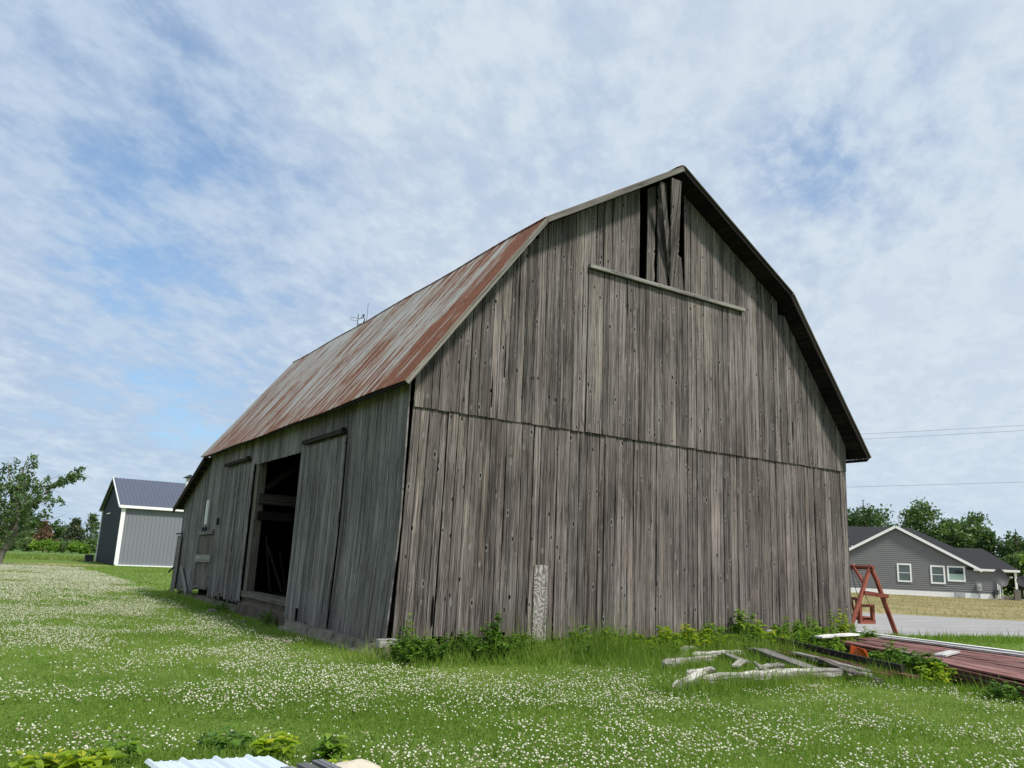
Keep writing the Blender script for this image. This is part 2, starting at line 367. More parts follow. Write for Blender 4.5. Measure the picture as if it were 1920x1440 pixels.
def npmesh(name, V, F, rnd, m_, parent=None, tri=True):
    """fast mesh from numpy; F (n,k) faces"""
    me = bpy.data.meshes.new(name); k = F.shape[1]
    me.vertices.add(len(V)); me.vertices.foreach_set('co', V.astype('f').ravel())
    me.loops.add(F.size); me.loops.foreach_set('vertex_index', F.astype('i').ravel())
    me.polygons.add(len(F)); me.polygons.foreach_set('loop_start', np.arange(0, F.size, k, dtype='i'))
    try: me.polygons.foreach_set('loop_total', np.full(len(F), k, 'i'))
    except Exception: pass
    me.update(calc_edges=True)
    at = me.attributes.new('rnd', 'FLOAT', 'POINT'); at.data.foreach_set('value', rnd.astype('f'))
    me.materials.append(m_)
    ob = bpy.data.objects.new(name, me); COL.objects.link(ob)
    if parent is not None:
        ob.parent = parent; ob.matrix_parent_inverse = Matrix.Translation(-Vector(parent.location))
    return ob

# value noise for placing plants
_T = rng.random((256, 256))
def vnoise(x, y, s=1.0, seed=0, octv=3):
    r = np.zeros_like(x, dtype=float); amp = 1; tot = 0
    for o in range(octv):
        X = x*s+seed*17.3+o*31.7; Y = y*s+seed*5.1+o*11.9
        xi = np.floor(X).astype(int); yi = np.floor(Y).astype(int); fx = X-xi; fy = Y-yi
        fx = fx*fx*(3-2*fx); fy = fy*fy*(3-2*fy)
        T = lambda i, j: _T[i % 256, j % 256]
        r += amp*((T(xi, yi)*(1-fx)+T(xi+1, yi)*fx)*(1-fy)+(T(xi, yi+1)*(1-fx)+T(xi+1, yi+1)*fx)*fy); tot += amp
        amp *= .55; s = s*2.1
    return r/tot

# ------------------------------------------------------------------ ground
def flat(name, pts, z, m_, label, cat=None):
    mb = MB().poly([(p[0], p[1], z) for p in pts]); o = mb.obj(name, m_); return tag(o, label, cat, kind='structure')
gr = MB()
N = 60; ext = 900
gx = np.sign(np.linspace(-1, 1, N))*np.abs(np.linspace(-1, 1, N))**2.2*ext
for j in range(N):
    for i in range(N):
        gr.v.append((gx[i], gx[j]+20, 0)); gr.w.append((0, 0, 0))
for j in range(N-1):
    for i in range(N-1): gr.f.append((j*N+i, j*N+i+1, (j+1)*N+i+1, (j+1)*N+i))
tag(gr.obj('ground', M['ground']), 'green lawn ground around the old barn', 'ground', kind='structure')
M['asphalt'] = sheet_mat('grey_asphalt', [(.3, (.22, .215, .205)), (.5, (.31, .303, .29)), (.7, (.39, .383, .37))], .7, sx=.4, sy=2.0, bump=.2)
M['drylawn'] = sheet_mat('dry_mown_lawn', [(.34, (.11, .125, .035)), (.47, (.23, .20, .085)), (.62, (.36, .29, .15))], .28)
M['field'] = sheet_mat('bean_rows', [(.36, (.055, .105, .026)), (.5, (.10, .185, .040)), (.64, (.17, .24, .08))], .12, rows=(.45, 1.0, 1.2))
M['straw'] = sheet_mat('straw_patch', [(.3, (.16, .15, .06)), (.5, (.33, .27, .14)), (.7, (.44, .36, .21))], .5)
flat('driveway', [(13.2, 3.2), (17.4, 1.75), (21.1, .75), (30, -1.6), (48, -12), (56, -8), (33.8, 6.6), (29.6, 11.1), (22, 22), (13.2, 24)], .006, M['asphalt'], 'pale grey asphalt driveway between the barn and the house')
flat('lawn', [(22.2, 22.2), (29.6, 11.15), (33.8, 6.65), (56, -8), (140, -30), (150, 20), (110, 50), (90, 62), (60, 70)], .005, M['drylawn'], 'dry yellowish mown lawn in front of the grey house')
flat('field', [(-90, 96), (26, 92), (60, 160), (60, 172), (-120, 172)], .005, M['field'], 'green crop field in rows far behind the lawn')
blob = [(-1.2+3.6*math.cos(t)*(1+.15*math.sin(3*t)), 57.5+3.2*math.sin(t)*(1+.2*math.cos(4*t))) for t in np.linspace(0, 2*math.pi, 26)[:-1]]
flat('soil_patch', blob, .009, M['straw'], 'dry straw coloured patch in the lawn')

# ------------------------------------------------------------------ BARN
OZ = .841
Wd = 12.0; OV = .48; EX = -.316
ZE, ZK, ZR, XK = 4.489, 8.16, 10.36, 2.41
YF = 15.05; YL = 18.77; ZL = 2.98; BZ = 4.18
def roofz(x):
    x = min(x, Wd-x)
    return ZE+(x-EX)*(ZK-ZE)/(XK-EX) if x < XK else ZK+(x-XK)*(ZR-ZK)/(6-XK)
barn = thing('barn', (0, 0, 0), 'large old gambrel roofed barn of weathered grey boards with a rusty metal roof', 'barn')

def lean_x(x, z): return .045*max(-1, min(1, (z-2.3)/1.9))*max(0, 1-x/1.6)
def board(mb, fn, s0, s1, zb, zt0, zt1, off=0.0, th=.026, rnd=None, seg=6, edge=.003, tilt=0.0, rag=0.0, warp=.004):
    """fn(s, z, n) -> point.  A board from height zb to the sloped top zt0..zt1."""
    rnd = random.random() if rnd is None else rnd
    nsub = 1
    if rag and s1-s0 > .09: nsub = random.choice([1, 2, 3])
    cuts = sorted([s0, s1]+[random.uniform(s0+.02, s1-.02) for _ in range(nsub-1)])
    wc = random.uniform(-1, 1)*warp
    je = [random.uniform(-edge, edge) for _ in range(2*(seg+1))]
    for q in range(nsub):
        a, b = cuts[q], cuts[q+1]; z0 = zb+(random.random()**2*rag if rag else 0)
        prev = None
        for k in range(seg+1):
            t = k/seg
            row = []
            for (s_, zt, jj, fr, endq) in ((a, None, je[2*k], 0, q == 0), (b, None, je[2*k+1], 1, q == nsub-1)):
                fs = (s_-s0)/(s1-s0); ztop = zt0+(zt1-zt0)*fs
                z = z0+(ztop-z0)*t
                ss = s_+(jj if endq else 0)+tilt*(z-zb)
                nn = off+wc*math.sin(t*5+rnd*6)
                row.append((ss, z, nn))
            (sa, za, na), (sb, zb_, nb) = row
            b0 = len(mb.v)
            for (ss, z, nn) in ((sa, za, na+th), (sb, zb_, nb+th), (sb, zb_, nb), (sa, za, na)):
                mb.v.append(tuple(fn(ss, z, nn))); mb.w.append((ss, z, rnd))
            if prev is not None:
                for i in range(4): mb.f.append((prev+i, prev+(i+1) % 4, b0+(i+1) % 4, b0+i))
            else: mb.f.append((b0+3, b0+2, b0+1, b0))
            prev = b0
        mb.f.append((prev, prev+1, prev+2, prev+3))
gfn = lambda s, z, n: (s+lean_x(s, z), -n, z)
def splits(a, b, lo, hi):
    xs = [a]
    while xs[-1] < b-hi*1.2: xs.append(xs[-1]+random.uniform(lo, hi))
    xs.append(b); return xs

# lower gable siding
mb = MB(); xs = splits(.0, 12.0, .13, .30)
for a_, b_ in zip(xs[:-1], xs[1:]):
    gap = random.choice([.007, .008, .010, .012, .015, .020, .030]); t_ = random.uniform(-.0018, .0018)
    short = random.random() < .02
    board(mb, gfn, a_+gap/2, b_-gap/2, .28+random.uniform(-.04, .03)+(.10 if short else 0), BZ+.03, BZ+.03, off=random.uniform(-.004, .010), seg=9, tilt=t_, rag=.05, edge=.004, warp=.006)
mb.obj('lower_gable_siding', M['gable'], barn)
# upper gable siding (proud of the lower), with the broken opening under the peak
mb = MB(); G0, G1 = 5.13, 6.46; HD0, HD1, HZ = 3.757, 8.322, 7.60
edges = splits(0, HD0, .14, .27)[:-1]+splits(HD0, G0, .17, .27)[:-1]+[G0, G1]+splits(G1, HD1, .14, .24)[1:-1]+splits(HD1, 12, .13, .26)
for a_, b_ in zip(edges[:-1], edges[1:]):
    gap = random.choice([.007, .008, .010, .014, .018, .028])
    xm = (a_+b_)/2
    zt = lambda x: roofz(x)-.09
    hay = HD0-.01 < xm < HD1+.01
    if abs(xm-XK) < (b_-a_)/2 or abs(xm-(Wd-XK)) < (b_-a_)/2: t0 = t1 = min(zt(a_), zt(b_))
    else: t0, t1 = zt(a_), zt(b_)
    o_ = .030+random.uniform(0, .010)
    if a_ == G0:
        mb.obj('upper_gable_siding', M['upper'], barn); mb = MB(); continue
    if hay:
        board(mb, gfn, a_+gap/2, b_-gap/2, HZ-.02, t0, t1, off=o_, seg=5, edge=.004)
    else:
        board(mb, gfn, a_+gap/2, b_-gap/2, BZ-.02+random.uniform(-.008, .006), t0, t1, off=o_, seg=9, tilt=random.uniform(-.0015, .0015), rag=.0, edge=.004, warp=.006)
mb.obj('upper_gable_siding', M['upper'], barn)
# hay door below the track
mb = MB(); xs = splits(HD0+.012, HD1-.012, .15, .27)
for a_, b_ in zip(xs[:-1], xs[1:]):
    gap = random.choice([.006, .008, .012, .016, .028])
    board(mb, gfn, a_+gap/2, b_-gap/2, BZ-.02+random.uniform(-.008, .006), HZ-.05, HZ-.05, off=.036+random.uniform(0, .008), seg=8, tilt=random.uniform(-.0012, .0012), edge=.004, warp=.006)
hay = mb.obj('hay_door', M['upper'], barn)
mb = MB(); mb.box(((HD0+HD1)/2, -.115, HZ), (HD1-HD0+.02, .07, .075), long='x'); tr = mb.obj('door_track', M['pale'], barn)
tr['label'] = 'long pale wooden track above the hay door'
# loose boards in the peak opening
def loose(name, pts_lo, pts_hi, y0, y1, label, seg=5, m_='upper', th=.026, jag=.0):
    """pts_lo=(xl,xr,z) at bottom, pts_hi at top; y at bottom/top"""
    mb = MB(); prev = None; rn = random.random()
    for k in range(seg+1):
        t = k/seg; y = y0+(y1-y0)*t
        xl = pts_lo[0]+(pts_hi[0]-pts_lo[0])*t; xr = pts_lo[1]+(pts_hi[1]-pts_lo[1])*t+random.uniform(-jag, jag*.3)
        zz = pts_lo[2]+(pts_hi[2]-pts_lo[2])*t; dl = dr = 0
        if k == seg and len(pts_hi) > 3: dl, dr = 0, pts_hi[3]
        b0 = len(mb.v)
        for (x_, y_, z_) in ((xl, y-th, zz+dl), (xr, y-th, zz+dr), (xr, y, zz+dr), (xl, y, zz+dl)):
            mb.v.append((x_, y_, z_)); mb.w.append((x_, z_, rn))
        if prev is not None:
            for i in range(4): mb.f.append((prev+i, prev+(i+1) % 4, b0+(i+1) % 4, b0+i))
        else: mb.f.append((b0+3, b0+2, b0+1, b0))
        prev = b0
    mb.f.append((prev, prev+1, prev+2, prev+3))
    o = mb.obj(name, M[m_], barn); o['label'] = label
    return o
loose('loose_board', (5.34, 5.565, HZ-.02), (5.37, 5.62, 9.82, .14), -.035, -.035, 'jagged edged vertical board standing in the peak opening', seg=9, jag=.035)
loose('loose_board', (5.66, 5.96, HZ-.02), (5.655, 5.93, 9.98, .17), -.03, -.035, 'wide board standing in the middle of the peak opening')
loose('loose_board', (5.97, 6.12, HZ+.3), (5.39, 5.50, 9.86), -.07, -.40, 'thin board leaning to the left across the peak opening', seg=6)
loose('loose_board', (5.99, 6.20, HZ-.02), (5.70, 5.98, 10.02), -.062, -.43, 'wide board tilted outward from the peak opening up to the ridge', seg=6, th=.04)
loose('loose_board', (6.215, 6.445, HZ-.02), (6.23, 6.37, 8.50, -.06), -.032, -.032, 'short stub of board at the right foot of the peak opening', seg=3)
# side wall
DY0, DY1 = 5.43, 9.40                       # doorway along y
def flare(y, z): return (.02+.125*max(0, min(1, (2.1-z)/1.9)))*max(0, 1-max(y, 0)/6.5)
sfn = lambda s, z, n: (-n-flare(s, z), s, z)
def sidetop(y):
    if y <= YF-.35: return 4.74
    return min(4.74, ZE+.22+(y-(YF-.45))*(ZL-ZE)/(YL-YF+.45))
mb = MB(); ys = splits(-.03, 2.72, .12, .25)
for a_, b_ in zip(ys[:-1], ys[1:]):
    board(mb, sfn, a_+.002, b_-.002, .15+random.uniform(-.03, .03), 4.8, 4.8, off=random.uniform(0, .006), seg=9, rag=.07, edge=.002)
ys = splits(2.72, DY0+.1, .13, .24)
for a_, b_ in zip(ys[:-1], ys[1:]): board(mb, sfn, a_+.002, b_-.002, 3.9, 4.8, 4.8, off=random.uniform(0, .004), seg=2)
ys = splits(DY0+.1, DY1, .11, .2)
for a_, b_ in zip(ys[:-1], ys[1:]): board(mb, sfn, a_+.002, b_-.002, 3.86+random.uniform(-.006, .006), 4.8, 4.8, off=random.uniform(0, .006), seg=2)
mb.obj('side_wall', M['side'], barn); mb = MB()
ys = splits(12.4, 13.2, .12, .22)[:-1]+[13.2]+[15.1]+splits(15.1, 18.2, .12, .24)[1:]
for a_, b_ in zip(ys[:-1], ys[1:]):
    if a_ == 13.2: continue
    gap = random.choice([.003, .006, .015])
    board(mb, sfn, a_+gap/2, b_-gap/2, .22+random.uniform(-.06, .06), sidetop(a_), sidetop(b_), off=random.uniform(0, .01), seg=7, rag=.08, tilt=random.uniform(-.003, .003))
ys = splits(13.2, 15.1, .13, .22)
for a_, b_ in zip(ys[:-1], ys[1:]): board(mb, sfn, a_+.002, b_-.002, 2.05, sidetop(a_), sidetop(b_), off=random.uniform(0, .006), seg=4)
mb.obj('side_wall', M['side'], barn)
# big sliding door right of the opening
mb = MB(); ys = splits(2.74, DY0+.02, .13, .26)
dfn = lambda s, z, n: (-n-.05-flare(s, z), s, z)
for i, (a_, b_) in enumerate(zip(ys[:-1], ys[1:])):
    rot = .10; zb0 = .17
    if i == len(ys)-6: zb0, rot = .30, .55
    board(mb, dfn, a_+.002, b_-.002, zb0+random.uniform(-.03, .02), 3.93, 3.93, off=random.uniform(0, .006), seg=9, rag=rot, edge=.003)
sd1 = mb.obj('sliding_door', M['side'], barn); sd1['label'] = 'wide grey board sliding door right of the dark opening'
def track(y0, y1, z, parent, label):
    mb = MB(); mb.box((-.12, (y0+y1)/2, z), (.09, y1-y0, .085), long='y'); mb.box((-.125, y0-.03, z+.01), (.10, .07, .12), long='z')
    o = mb.obj('door_track', M['deck'], barn); o['label'] = label; return o
track(2.80, 5.22, 4.02, sd1, 'dark rail over the wide sliding door')
mb = MB(); ys = splits(9.42, 12.38, .12, .22)
for a_, b_ in zip(ys[:-1], ys[1:]):
    gap = random.choice([.004, .01, .03])
    board(mb, lambda s, z, n: (-n-.045, s, z), a_+gap/2, b_-gap/2, .27+random.uniform(-.06, .05), 3.93, 3.93, off=random.uniform(0, .012), seg=8, rag=.12, edge=.006, tilt=random.uniform(-.008, .008))
sd2 = mb.obj('sliding_door', M['side'], barn); sd2['label'] = 'older grey board sliding door left of the dark opening'
track(9.85, 12.34, 4.05, sd2, 'dark rail over the far sliding door')
mb = MB(); ys = splits(9.4, 12.4, .13, .22)
for a_, b_ in zip(ys[:-1], ys[1:]): board(mb, sfn, a_+.002, b_-.002, 3.9, 4.8, 4.8, off=random.uniform(0, .004), seg=2)
mb.obj('siding_above_door', M['side'], barn)
# small stable door beyond
mb = MB(); ys = splits(13.24, 15.06, .14, .2)
for a_, b_ in zip(ys[:-1], ys[1:]):
    g_ = random.choice([.004, .02]); board(mb, sfn, a_+g_, b_-g_, .42, 2.03, 2.03, off=-.012+random.uniform(0, .006), seg=4)
std = mb.obj('stable_door', M['gable'], barn); std['label'] = 'small brown board door with cross boards at the far end of the side wall'
for z_, t_, mm_ in ((2.10, .13, 'side'), (1.31, .22, 'pale'), (.44, .09, 'side')):
    mb = MB(); mb.bar((-.06, 13.17, z_+.02), (-.06, 15.1, z_), t_, .035, upv=(1, 0, 0)); o = mb.obj('cross_board', M[mm_], barn)
mb = MB(); mb.bar((-.05, 14.42, 2.36), (-.05, 14.44, 3.12), .30, .03, upv=(1, 0, 0)); o = mb.obj('window_board', M['whiteboard'], barn); o['label'] = 'narrow pale board over the slit window'
for c_, s_ in (((-.07, 14.25, 2.2), (.05, .09, .16)), ((-.07, 14.62, 2.2), (.05, .09, .14)), ((-.07, 12.75, 2.42), (.06, .08, .2))):
    mb = MB(); mb.box(c_, s_); mb.obj('iron_hinge', M['iron'], barn)
# far corner flap door with hinge and diagonal brace
mb = MB(); mb.bar((-.10, 18.1, .12), (-.08, 18.05, 2.02), .62, .03, upv=(1, 0, 0)); o = mb.obj('corner_flap', M['side'], barn)
mb = MB(); mb.bar((-.11, 17.0, .95), (-.11, 15.75, .2), .17, .03, upv=(1, 0, 0)); mb.obj('diagonal_board', M['pale'], barn)
mb = MB(); mb.tube([(-.14, 18.45, 2.08), (-.12, 17.5, 2.10)], .025, 6); mb.obj('iron_latch', M['iron'], barn)
mb = MB(); mb.tube([(-.24, 18.42, .75), (-.10, 18.3, .95)], .03, 6); mb.obj('iron_hook', M['iron'], barn)
# door posts, sill, interior timbers
mb = MB(); mb.bar((.10, 9.24, .42), (.10, 9.24, 3.95), .30, .20, upv=(1, 0, 0), seg=6, wob=.004); mb.obj('door_post', M['beam'], barn)
mb = MB(); mb.bar((.10, 5.3, .52), (.10, 9.5, .52), .26, .15, seg=4, wob=.004); mb.obj('door_sill', M['beam'], barn)
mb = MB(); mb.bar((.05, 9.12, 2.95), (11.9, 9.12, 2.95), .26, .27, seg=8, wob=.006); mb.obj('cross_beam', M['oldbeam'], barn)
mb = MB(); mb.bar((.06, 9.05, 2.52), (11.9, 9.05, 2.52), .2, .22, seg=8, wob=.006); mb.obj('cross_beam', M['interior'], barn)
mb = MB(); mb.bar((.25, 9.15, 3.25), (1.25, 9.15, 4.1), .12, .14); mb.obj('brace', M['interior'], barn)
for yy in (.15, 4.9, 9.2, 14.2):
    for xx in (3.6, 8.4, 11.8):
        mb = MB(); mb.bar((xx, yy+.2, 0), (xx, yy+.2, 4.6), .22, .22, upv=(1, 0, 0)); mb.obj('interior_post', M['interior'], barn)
for (p0, p1) in (((.55, 8.9, .62), (.35, 9.0, 2.0)), ((.8, 8.7, .62), (.4, 8.95, 1.75)), ((1.0, 9.0, .62), (.75, 9.0, 1.6))):
    mb = MB(); mb.bar(p0, p1, .05, .025, upv=(0, 1, 0)); o = tag(mb.obj('plank', M['interior']), {.55: 'longest narrow plank leaning inside the dark doorway, next to the post', .8: 'middle one of three planks leaning inside the dark doorway', 1.0: 'shortest plank leaning inside the dark doorway, farthest from the post'}[p0[0]], 'plank', 'planks leaning inside the doorway')
# floor, far walls (keep the inside dark)
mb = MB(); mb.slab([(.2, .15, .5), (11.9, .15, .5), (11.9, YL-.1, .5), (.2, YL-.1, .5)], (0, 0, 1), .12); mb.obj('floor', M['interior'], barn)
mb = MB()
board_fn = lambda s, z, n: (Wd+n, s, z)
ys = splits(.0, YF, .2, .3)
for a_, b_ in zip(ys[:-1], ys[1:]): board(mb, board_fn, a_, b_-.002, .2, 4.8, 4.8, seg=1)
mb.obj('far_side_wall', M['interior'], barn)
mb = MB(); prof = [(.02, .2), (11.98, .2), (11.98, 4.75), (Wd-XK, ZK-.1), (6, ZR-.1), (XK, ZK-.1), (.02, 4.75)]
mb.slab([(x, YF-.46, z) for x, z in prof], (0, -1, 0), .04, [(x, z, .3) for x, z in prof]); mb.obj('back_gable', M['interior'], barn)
# lean-to shell: back wall and roof
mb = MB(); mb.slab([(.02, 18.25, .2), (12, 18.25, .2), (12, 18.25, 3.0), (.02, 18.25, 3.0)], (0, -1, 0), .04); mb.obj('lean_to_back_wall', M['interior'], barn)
mb = MB()
lt = [(-.316, YF-.45, ZE), (Wd+.316, YF-.45, ZE), (Wd+.316, YL, ZL), (-.316, YL, ZL)]
nn = (Vector(lt[3])-Vector(lt[0])).cross(Vector(lt[1])-Vector(lt[0])).normalized(); nn = nn if nn.z > 0 else -nn
mb.slab(lt, nn, .03, [(p[0], p[1], .2) for p in lt]); mb.obj('lean_to_roof', M['roof'], barn)
mb = MB()
for k in range(9):
    t = (k+.5)/9; y_ = lt[0][1]+(YL-lt[0][1])*t; z_ = ZE+(ZL-ZE)*t-.045
    mb.bar((-.30, y_, z_), (Wd+.30, y_, z_), .36, .022, upv=nn)
for x_ in (-.28,):
    mb.bar((x_, lt[0][1], ZE-.10), (x_, YL, ZL-.10), .045, .12, upv=nn)
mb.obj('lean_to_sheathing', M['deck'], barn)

# ---- main roof
def slope(x0, z0, x1, z1, corr=True, y0=-OV, y1=YF, name='roof_slope', rows=2, flip=False):
    mb = MB(); d = Vector((x1-x0, 0, z1-z0)); L = d.length; d.normalize(); nrm = Vector((-d.z, 0, d.x)); nrm = nrm if nrm.z > 0 else -nrm
    step_ = .068/6 if corr else .5; ny = int((y1-y0)/step_); rowL = L/rows
    for r_ in range(rows):
        a_ = r_*rowL-(.0 if r_ == 0 else .10); b_ = (r_+1)*rowL; b0 = len(mb.v)
        M_ = 4
        for i in range(ny+1):
            y = y0+(y1-y0)*i/ny; h = .011*math.sin(2*math.pi*y/.068) if corr else 0
            sag = -.025*math.sin(math.pi*(y-y0)/(y1-y0)*1.0)+.012*math.sin(y*1.3)
            edge = random.uniform(-.006, .006)
            for k in range(M_+1):
                s_ = a_+(b_-a_)*k/M_; lift = .006*(1-k/M_) if r_ else .0
                if k == 0: s_ += edge
                p = Vector((x0, y, z0))+d*s_+nrm*(h+lift+.02)+Vector((0, 0, sag))
                mb.v.append(tuple(p)); mb.w.append((y, s_, 0))
        for i in range(ny):
            for k in range(M_):
                q = b0+i*(M_+1)+k; mb.f.append((q, q+1, q+M_+2, q+M_+1))
    return mb.obj(name, M['roof'], barn, smooth=True), d, nrm, L
o, d, nrm, L = slope(EX, ZE, XK, ZK, name='lower_roof_slope')
slope(XK-.06, ZK-.03, 6, ZR, name='upper_roof_slope')
slope(Wd-XK+.06, ZK-.03, 6, ZR, name='upper_roof_slope', corr=False)
slope(Wd-EX, ZE, Wd-XK, ZK, name='lower_roof_slope', corr=True)
# ridge cap
mb = MB()
for sg in (-1, 1): mb.slab([(6, -OV-.02, ZR+.055), (6+sg*.17, -OV-.02, ZR-.04), (6+sg*.17, YF, ZR-.04), (6, YF, ZR+.055)], (0, 0, 1), .006, [(0, 0, 0), (0, .2, 0), (9, .2, 0), (9, 0, 0)])
mb.obj('ridge_cap', M['roof'], barn)
# sheathing boards under each slope (seen from below at the rakes and eaves) and purlins
def sheath(x0, z0, x1, z1):
    mb = MB(); d = Vector((x1-x0, 0, z1-z0)); L = d.length; d.normalize(); nrm = Vector((-d.z, 0, d.x)); nrm = nrm if nrm.z > 0 else -nrm
    s_ = .03
    while s_ < L-.05:
        wd_ = min(random.uniform(.16, .26), L-s_); p = Vector((x0, 0, z0))+d*(s_+wd_/2)-nrm*.012
        e_ = random.uniform(0, .02)
        mb.bar((p.x, -OV+.02+e_, p.z), (p.x, YF-.02, p.z), wd_-.012, .022, upv=nrm, seg=3); s_ += wd_
    for y_ in np.arange(.35, YF-.3, 1.2):
        a_ = Vector((x0, y_, z0))+d*.1-nrm*.085; b_ = Vector((x0, y_, z0))+d*(L-.02)-nrm*.085
        mb.bar(a_, b_, .05, .11, upv=nrm)
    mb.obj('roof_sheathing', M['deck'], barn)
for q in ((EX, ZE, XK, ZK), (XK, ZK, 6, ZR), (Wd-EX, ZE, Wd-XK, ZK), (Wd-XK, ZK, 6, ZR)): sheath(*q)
# rake boards
def rakeb(x0, z0, x1, z1, wd_, y, m_, ext0=0.0, ext1=0.0, th=.028, drop=.02):
    mb = MB(); a_ = Vector((x0, y, z0)); b_ = Vector((x1, y, z1)); d = (b_-a_).normalized(); nrm = Vector((-d.z, 0, d.x)); nrm = nrm if nrm.z > 0 else -nrm
    mb.bar(a_-d*ext0-nrm*(wd_/2-drop), b_+d*ext1-nrm*(wd_/2-drop), th, wd_, upv=nrm, seg=5, wob=.003); return mb.obj('rake_board', m_, barn)
rakeb(EX, ZE, XK, ZK, .085, -OV-.008, M['rake'], ext0=.03)
rakeb(XK, ZK, 6, ZR, .115, -OV-.011, M['rake'], ext0=.04, ext1=.03)
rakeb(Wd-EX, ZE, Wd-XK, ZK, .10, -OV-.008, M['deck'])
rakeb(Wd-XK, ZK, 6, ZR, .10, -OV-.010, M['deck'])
def lip(x0, z0, x1, z1):
    mb = MB(); d = Vector((x1-x0, 0, z1-z0)).normalized(); nrm = Vector((-d.z, 0, d.x)); nrm = nrm if nrm.z > 0 else -nrm
    mb.bar(Vector((x0, -OV-.03, z0))+nrm*.03, Vector((x1, -OV-.03, z1))+nrm*.03, .06, .012, upv=nrm); mb.obj('metal_edge', M['rake'], barn)
lip(Wd-EX, ZE, Wd-XK, ZK); lip(Wd-XK, ZK, 6, ZR)
# eave board under the left eave
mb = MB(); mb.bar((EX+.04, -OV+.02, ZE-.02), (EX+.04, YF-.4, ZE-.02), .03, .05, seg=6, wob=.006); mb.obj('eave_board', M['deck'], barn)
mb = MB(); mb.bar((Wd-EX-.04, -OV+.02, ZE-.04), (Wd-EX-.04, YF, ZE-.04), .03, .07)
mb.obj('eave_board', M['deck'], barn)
# foundation: rough cast concrete
def rough_block(x0, x1, y0, y1, z0, z1, m_, name, nx=1, ny=20, label=None):
    mb = MB(); 
    # strip along y, jittered
    prev = None
    for k in range(ny+1):
        y = y0+(y1-y0)*k/ny; j = lambda a=.02: random.uniform(-a, a)
        ring = [(x1, y, z0), (x1, y, z1+j(.01)), (x0+.09+j(.035), y, z1+j(.02)), (x0+.08+j(.035), y, z1-.12+j(.03)), (x0+j(.035), y, z1-.17+j(.035)), (x0-.02+j(.035), y, z0)]
        b0 = len(mb.v); mb.v += ring; mb.w += [(y, p[2], 0) for p in ring]
        if prev is not None:
            for i in range(5): mb.f.append((prev+i, prev+i+1, b0+i+1, b0+i))
        else: mb.f.append(tuple(range(b0, b0+6)))
        prev = b0
    mb.f.append(tuple(reversed(range(prev, prev+6))))
    o = mb.obj(name, m_, barn)
    if label: o['label'] = label
    return o
rough_block(-.34, .25, -.22, 5.0, -.1, .21, M['concrete'], 'foundation', ny=46, label='cracked pale concrete footing under the near corner')
rough_block(-.06, .25, 5.0, 9.7, -.1, .44, M['brick'], 'foundation', ny=20, label='brown block footing under the doorway')
rough_block(.05, .25, 9.7, 18.2, -.1, .16, M['concrete'], 'foundation', ny=30)
mb = MB(); mb.slab([(.25, .06, .20), (12, .06, .20), (12, .3, .20), (.25, .3, .20)], (0, 0, 1), .3); mb.obj('foundation', M['interior'], barn)  # footing in the near-black shade colour, darkening gaps at the board feet
mb = MB(); mb.bar((-.30, -.06, .25), (.22, -.06, .25), .16, .12, seg=2, wob=.006); o = mb.obj('sill_beam', M['pale'], barn); o['label'] = 'sawn sill beam end showing at the near corner'
# plywood patch on the gable foot
mb = MB(); board(mb, gfn, 2.69, 2.985, .22, 1.575, 1.575, off=.036, th=.012, seg=3, edge=.002); o = mb.obj('patch_board', M['plywood'], barn); o['label'] = 'pale swirly grained patch board nailed at the foot of the gable'
# dark knot holes and broken gaps
hole = plain('dark_hole', (.006, .005, .005), 1.0, spec=0)
for (x_, z_, w_, h_) in ((.66, .75, .05, .55), (1.05, .32, .05, .2), (2.18, 1.0, .045, .08), (2.55, .85, .03, .35), (7.98, .38, .12, .26), (4.12, 8.55, .07, .10), (4.80, 7.2, .02, .9), (8.9, 3.6, .02, .7), (10.0, 5.1, .05, .8), (10.32, 5.0, .02, .5), (1.6, 4.6, .03, .9), (1.85, 5.2, .03, 1.4), (2.35, 6.35, .05, .06), (2.55, 4.4, .05, .07)):
    n_ = 7; pts = []; mb = MB()
    for i in range(n_):
        t = 2*math.pi*i/n_; pts.append((x_+w_/2*math.cos(t)*random.uniform(.6, 1.2), 0, z_+h_/2*math.sin(t)*random.uniform(.8, 1.1)))
    yb = -.056 if z_ > BZ else -.040
    if HD0 < x_ < HD1 and z_ > BZ and z_ < HZ: yb = -.078
    mb.slab([(p[0], yb, p[2]) for p in reversed(pts)], (0, -1, 0), .004); mb.obj('knot_hole', hole, barn)

# ------------------------------------------------------------------ DISTANT STEEL SHED
SX, SY, SW, SH, SR, SL_ = 3.23, 60.47, 13.46, 4.83, 7.465, 22.0
shed = thing('pole_shed', (SX, SY, 0), 'tall grey steel clad shed with blue grey metal roof and white corner trim', 'shed')
def ribbed(p0, du, length, z0, z1, nrm, pitch, rib, m_, name, parent, label=None):
    mb = MB(); p0 = Vector(p0); du = Vector(du); nrm = Vector(nrm)
    a_ = p0+Vector((0, 0, z0)); b_ = a_+du*length
    mb.slab([b_, a_, a_+Vector((0, 0, z1-z0)), b_+Vector((0, 0, z1-z0))], nrm, -.0) if False else None
    prof = []; s_ = 0
    while s_ < length:
        prof += [(s_, 0), (min(s_+pitch-.09, length), 0), (min(s_+pitch-.07, length), rib), (min(s_+pitch-.02, length), rib)]; s_ += pitch
    for s_, h in prof:
        q = p0+du*s_+nrm*h; mb.v += [(q.x, q.y, z0), (q.x, q.y, z1)]; mb.w += [(0, 0, 0)]*2
    for i in range(len(prof)-1): mb.f.append((2*i, 2*i+2, 2*i+3, 2*i+1))
    o = mb.obj(name, m_, parent)
    if label: o['label'] = label
    return o
ribbed((SX, SY, 0), (1, 0, 0), SL_, .05, SH, (0, -1, 0), .30, .035, M['shedwall'], 'wall_panel', shed)
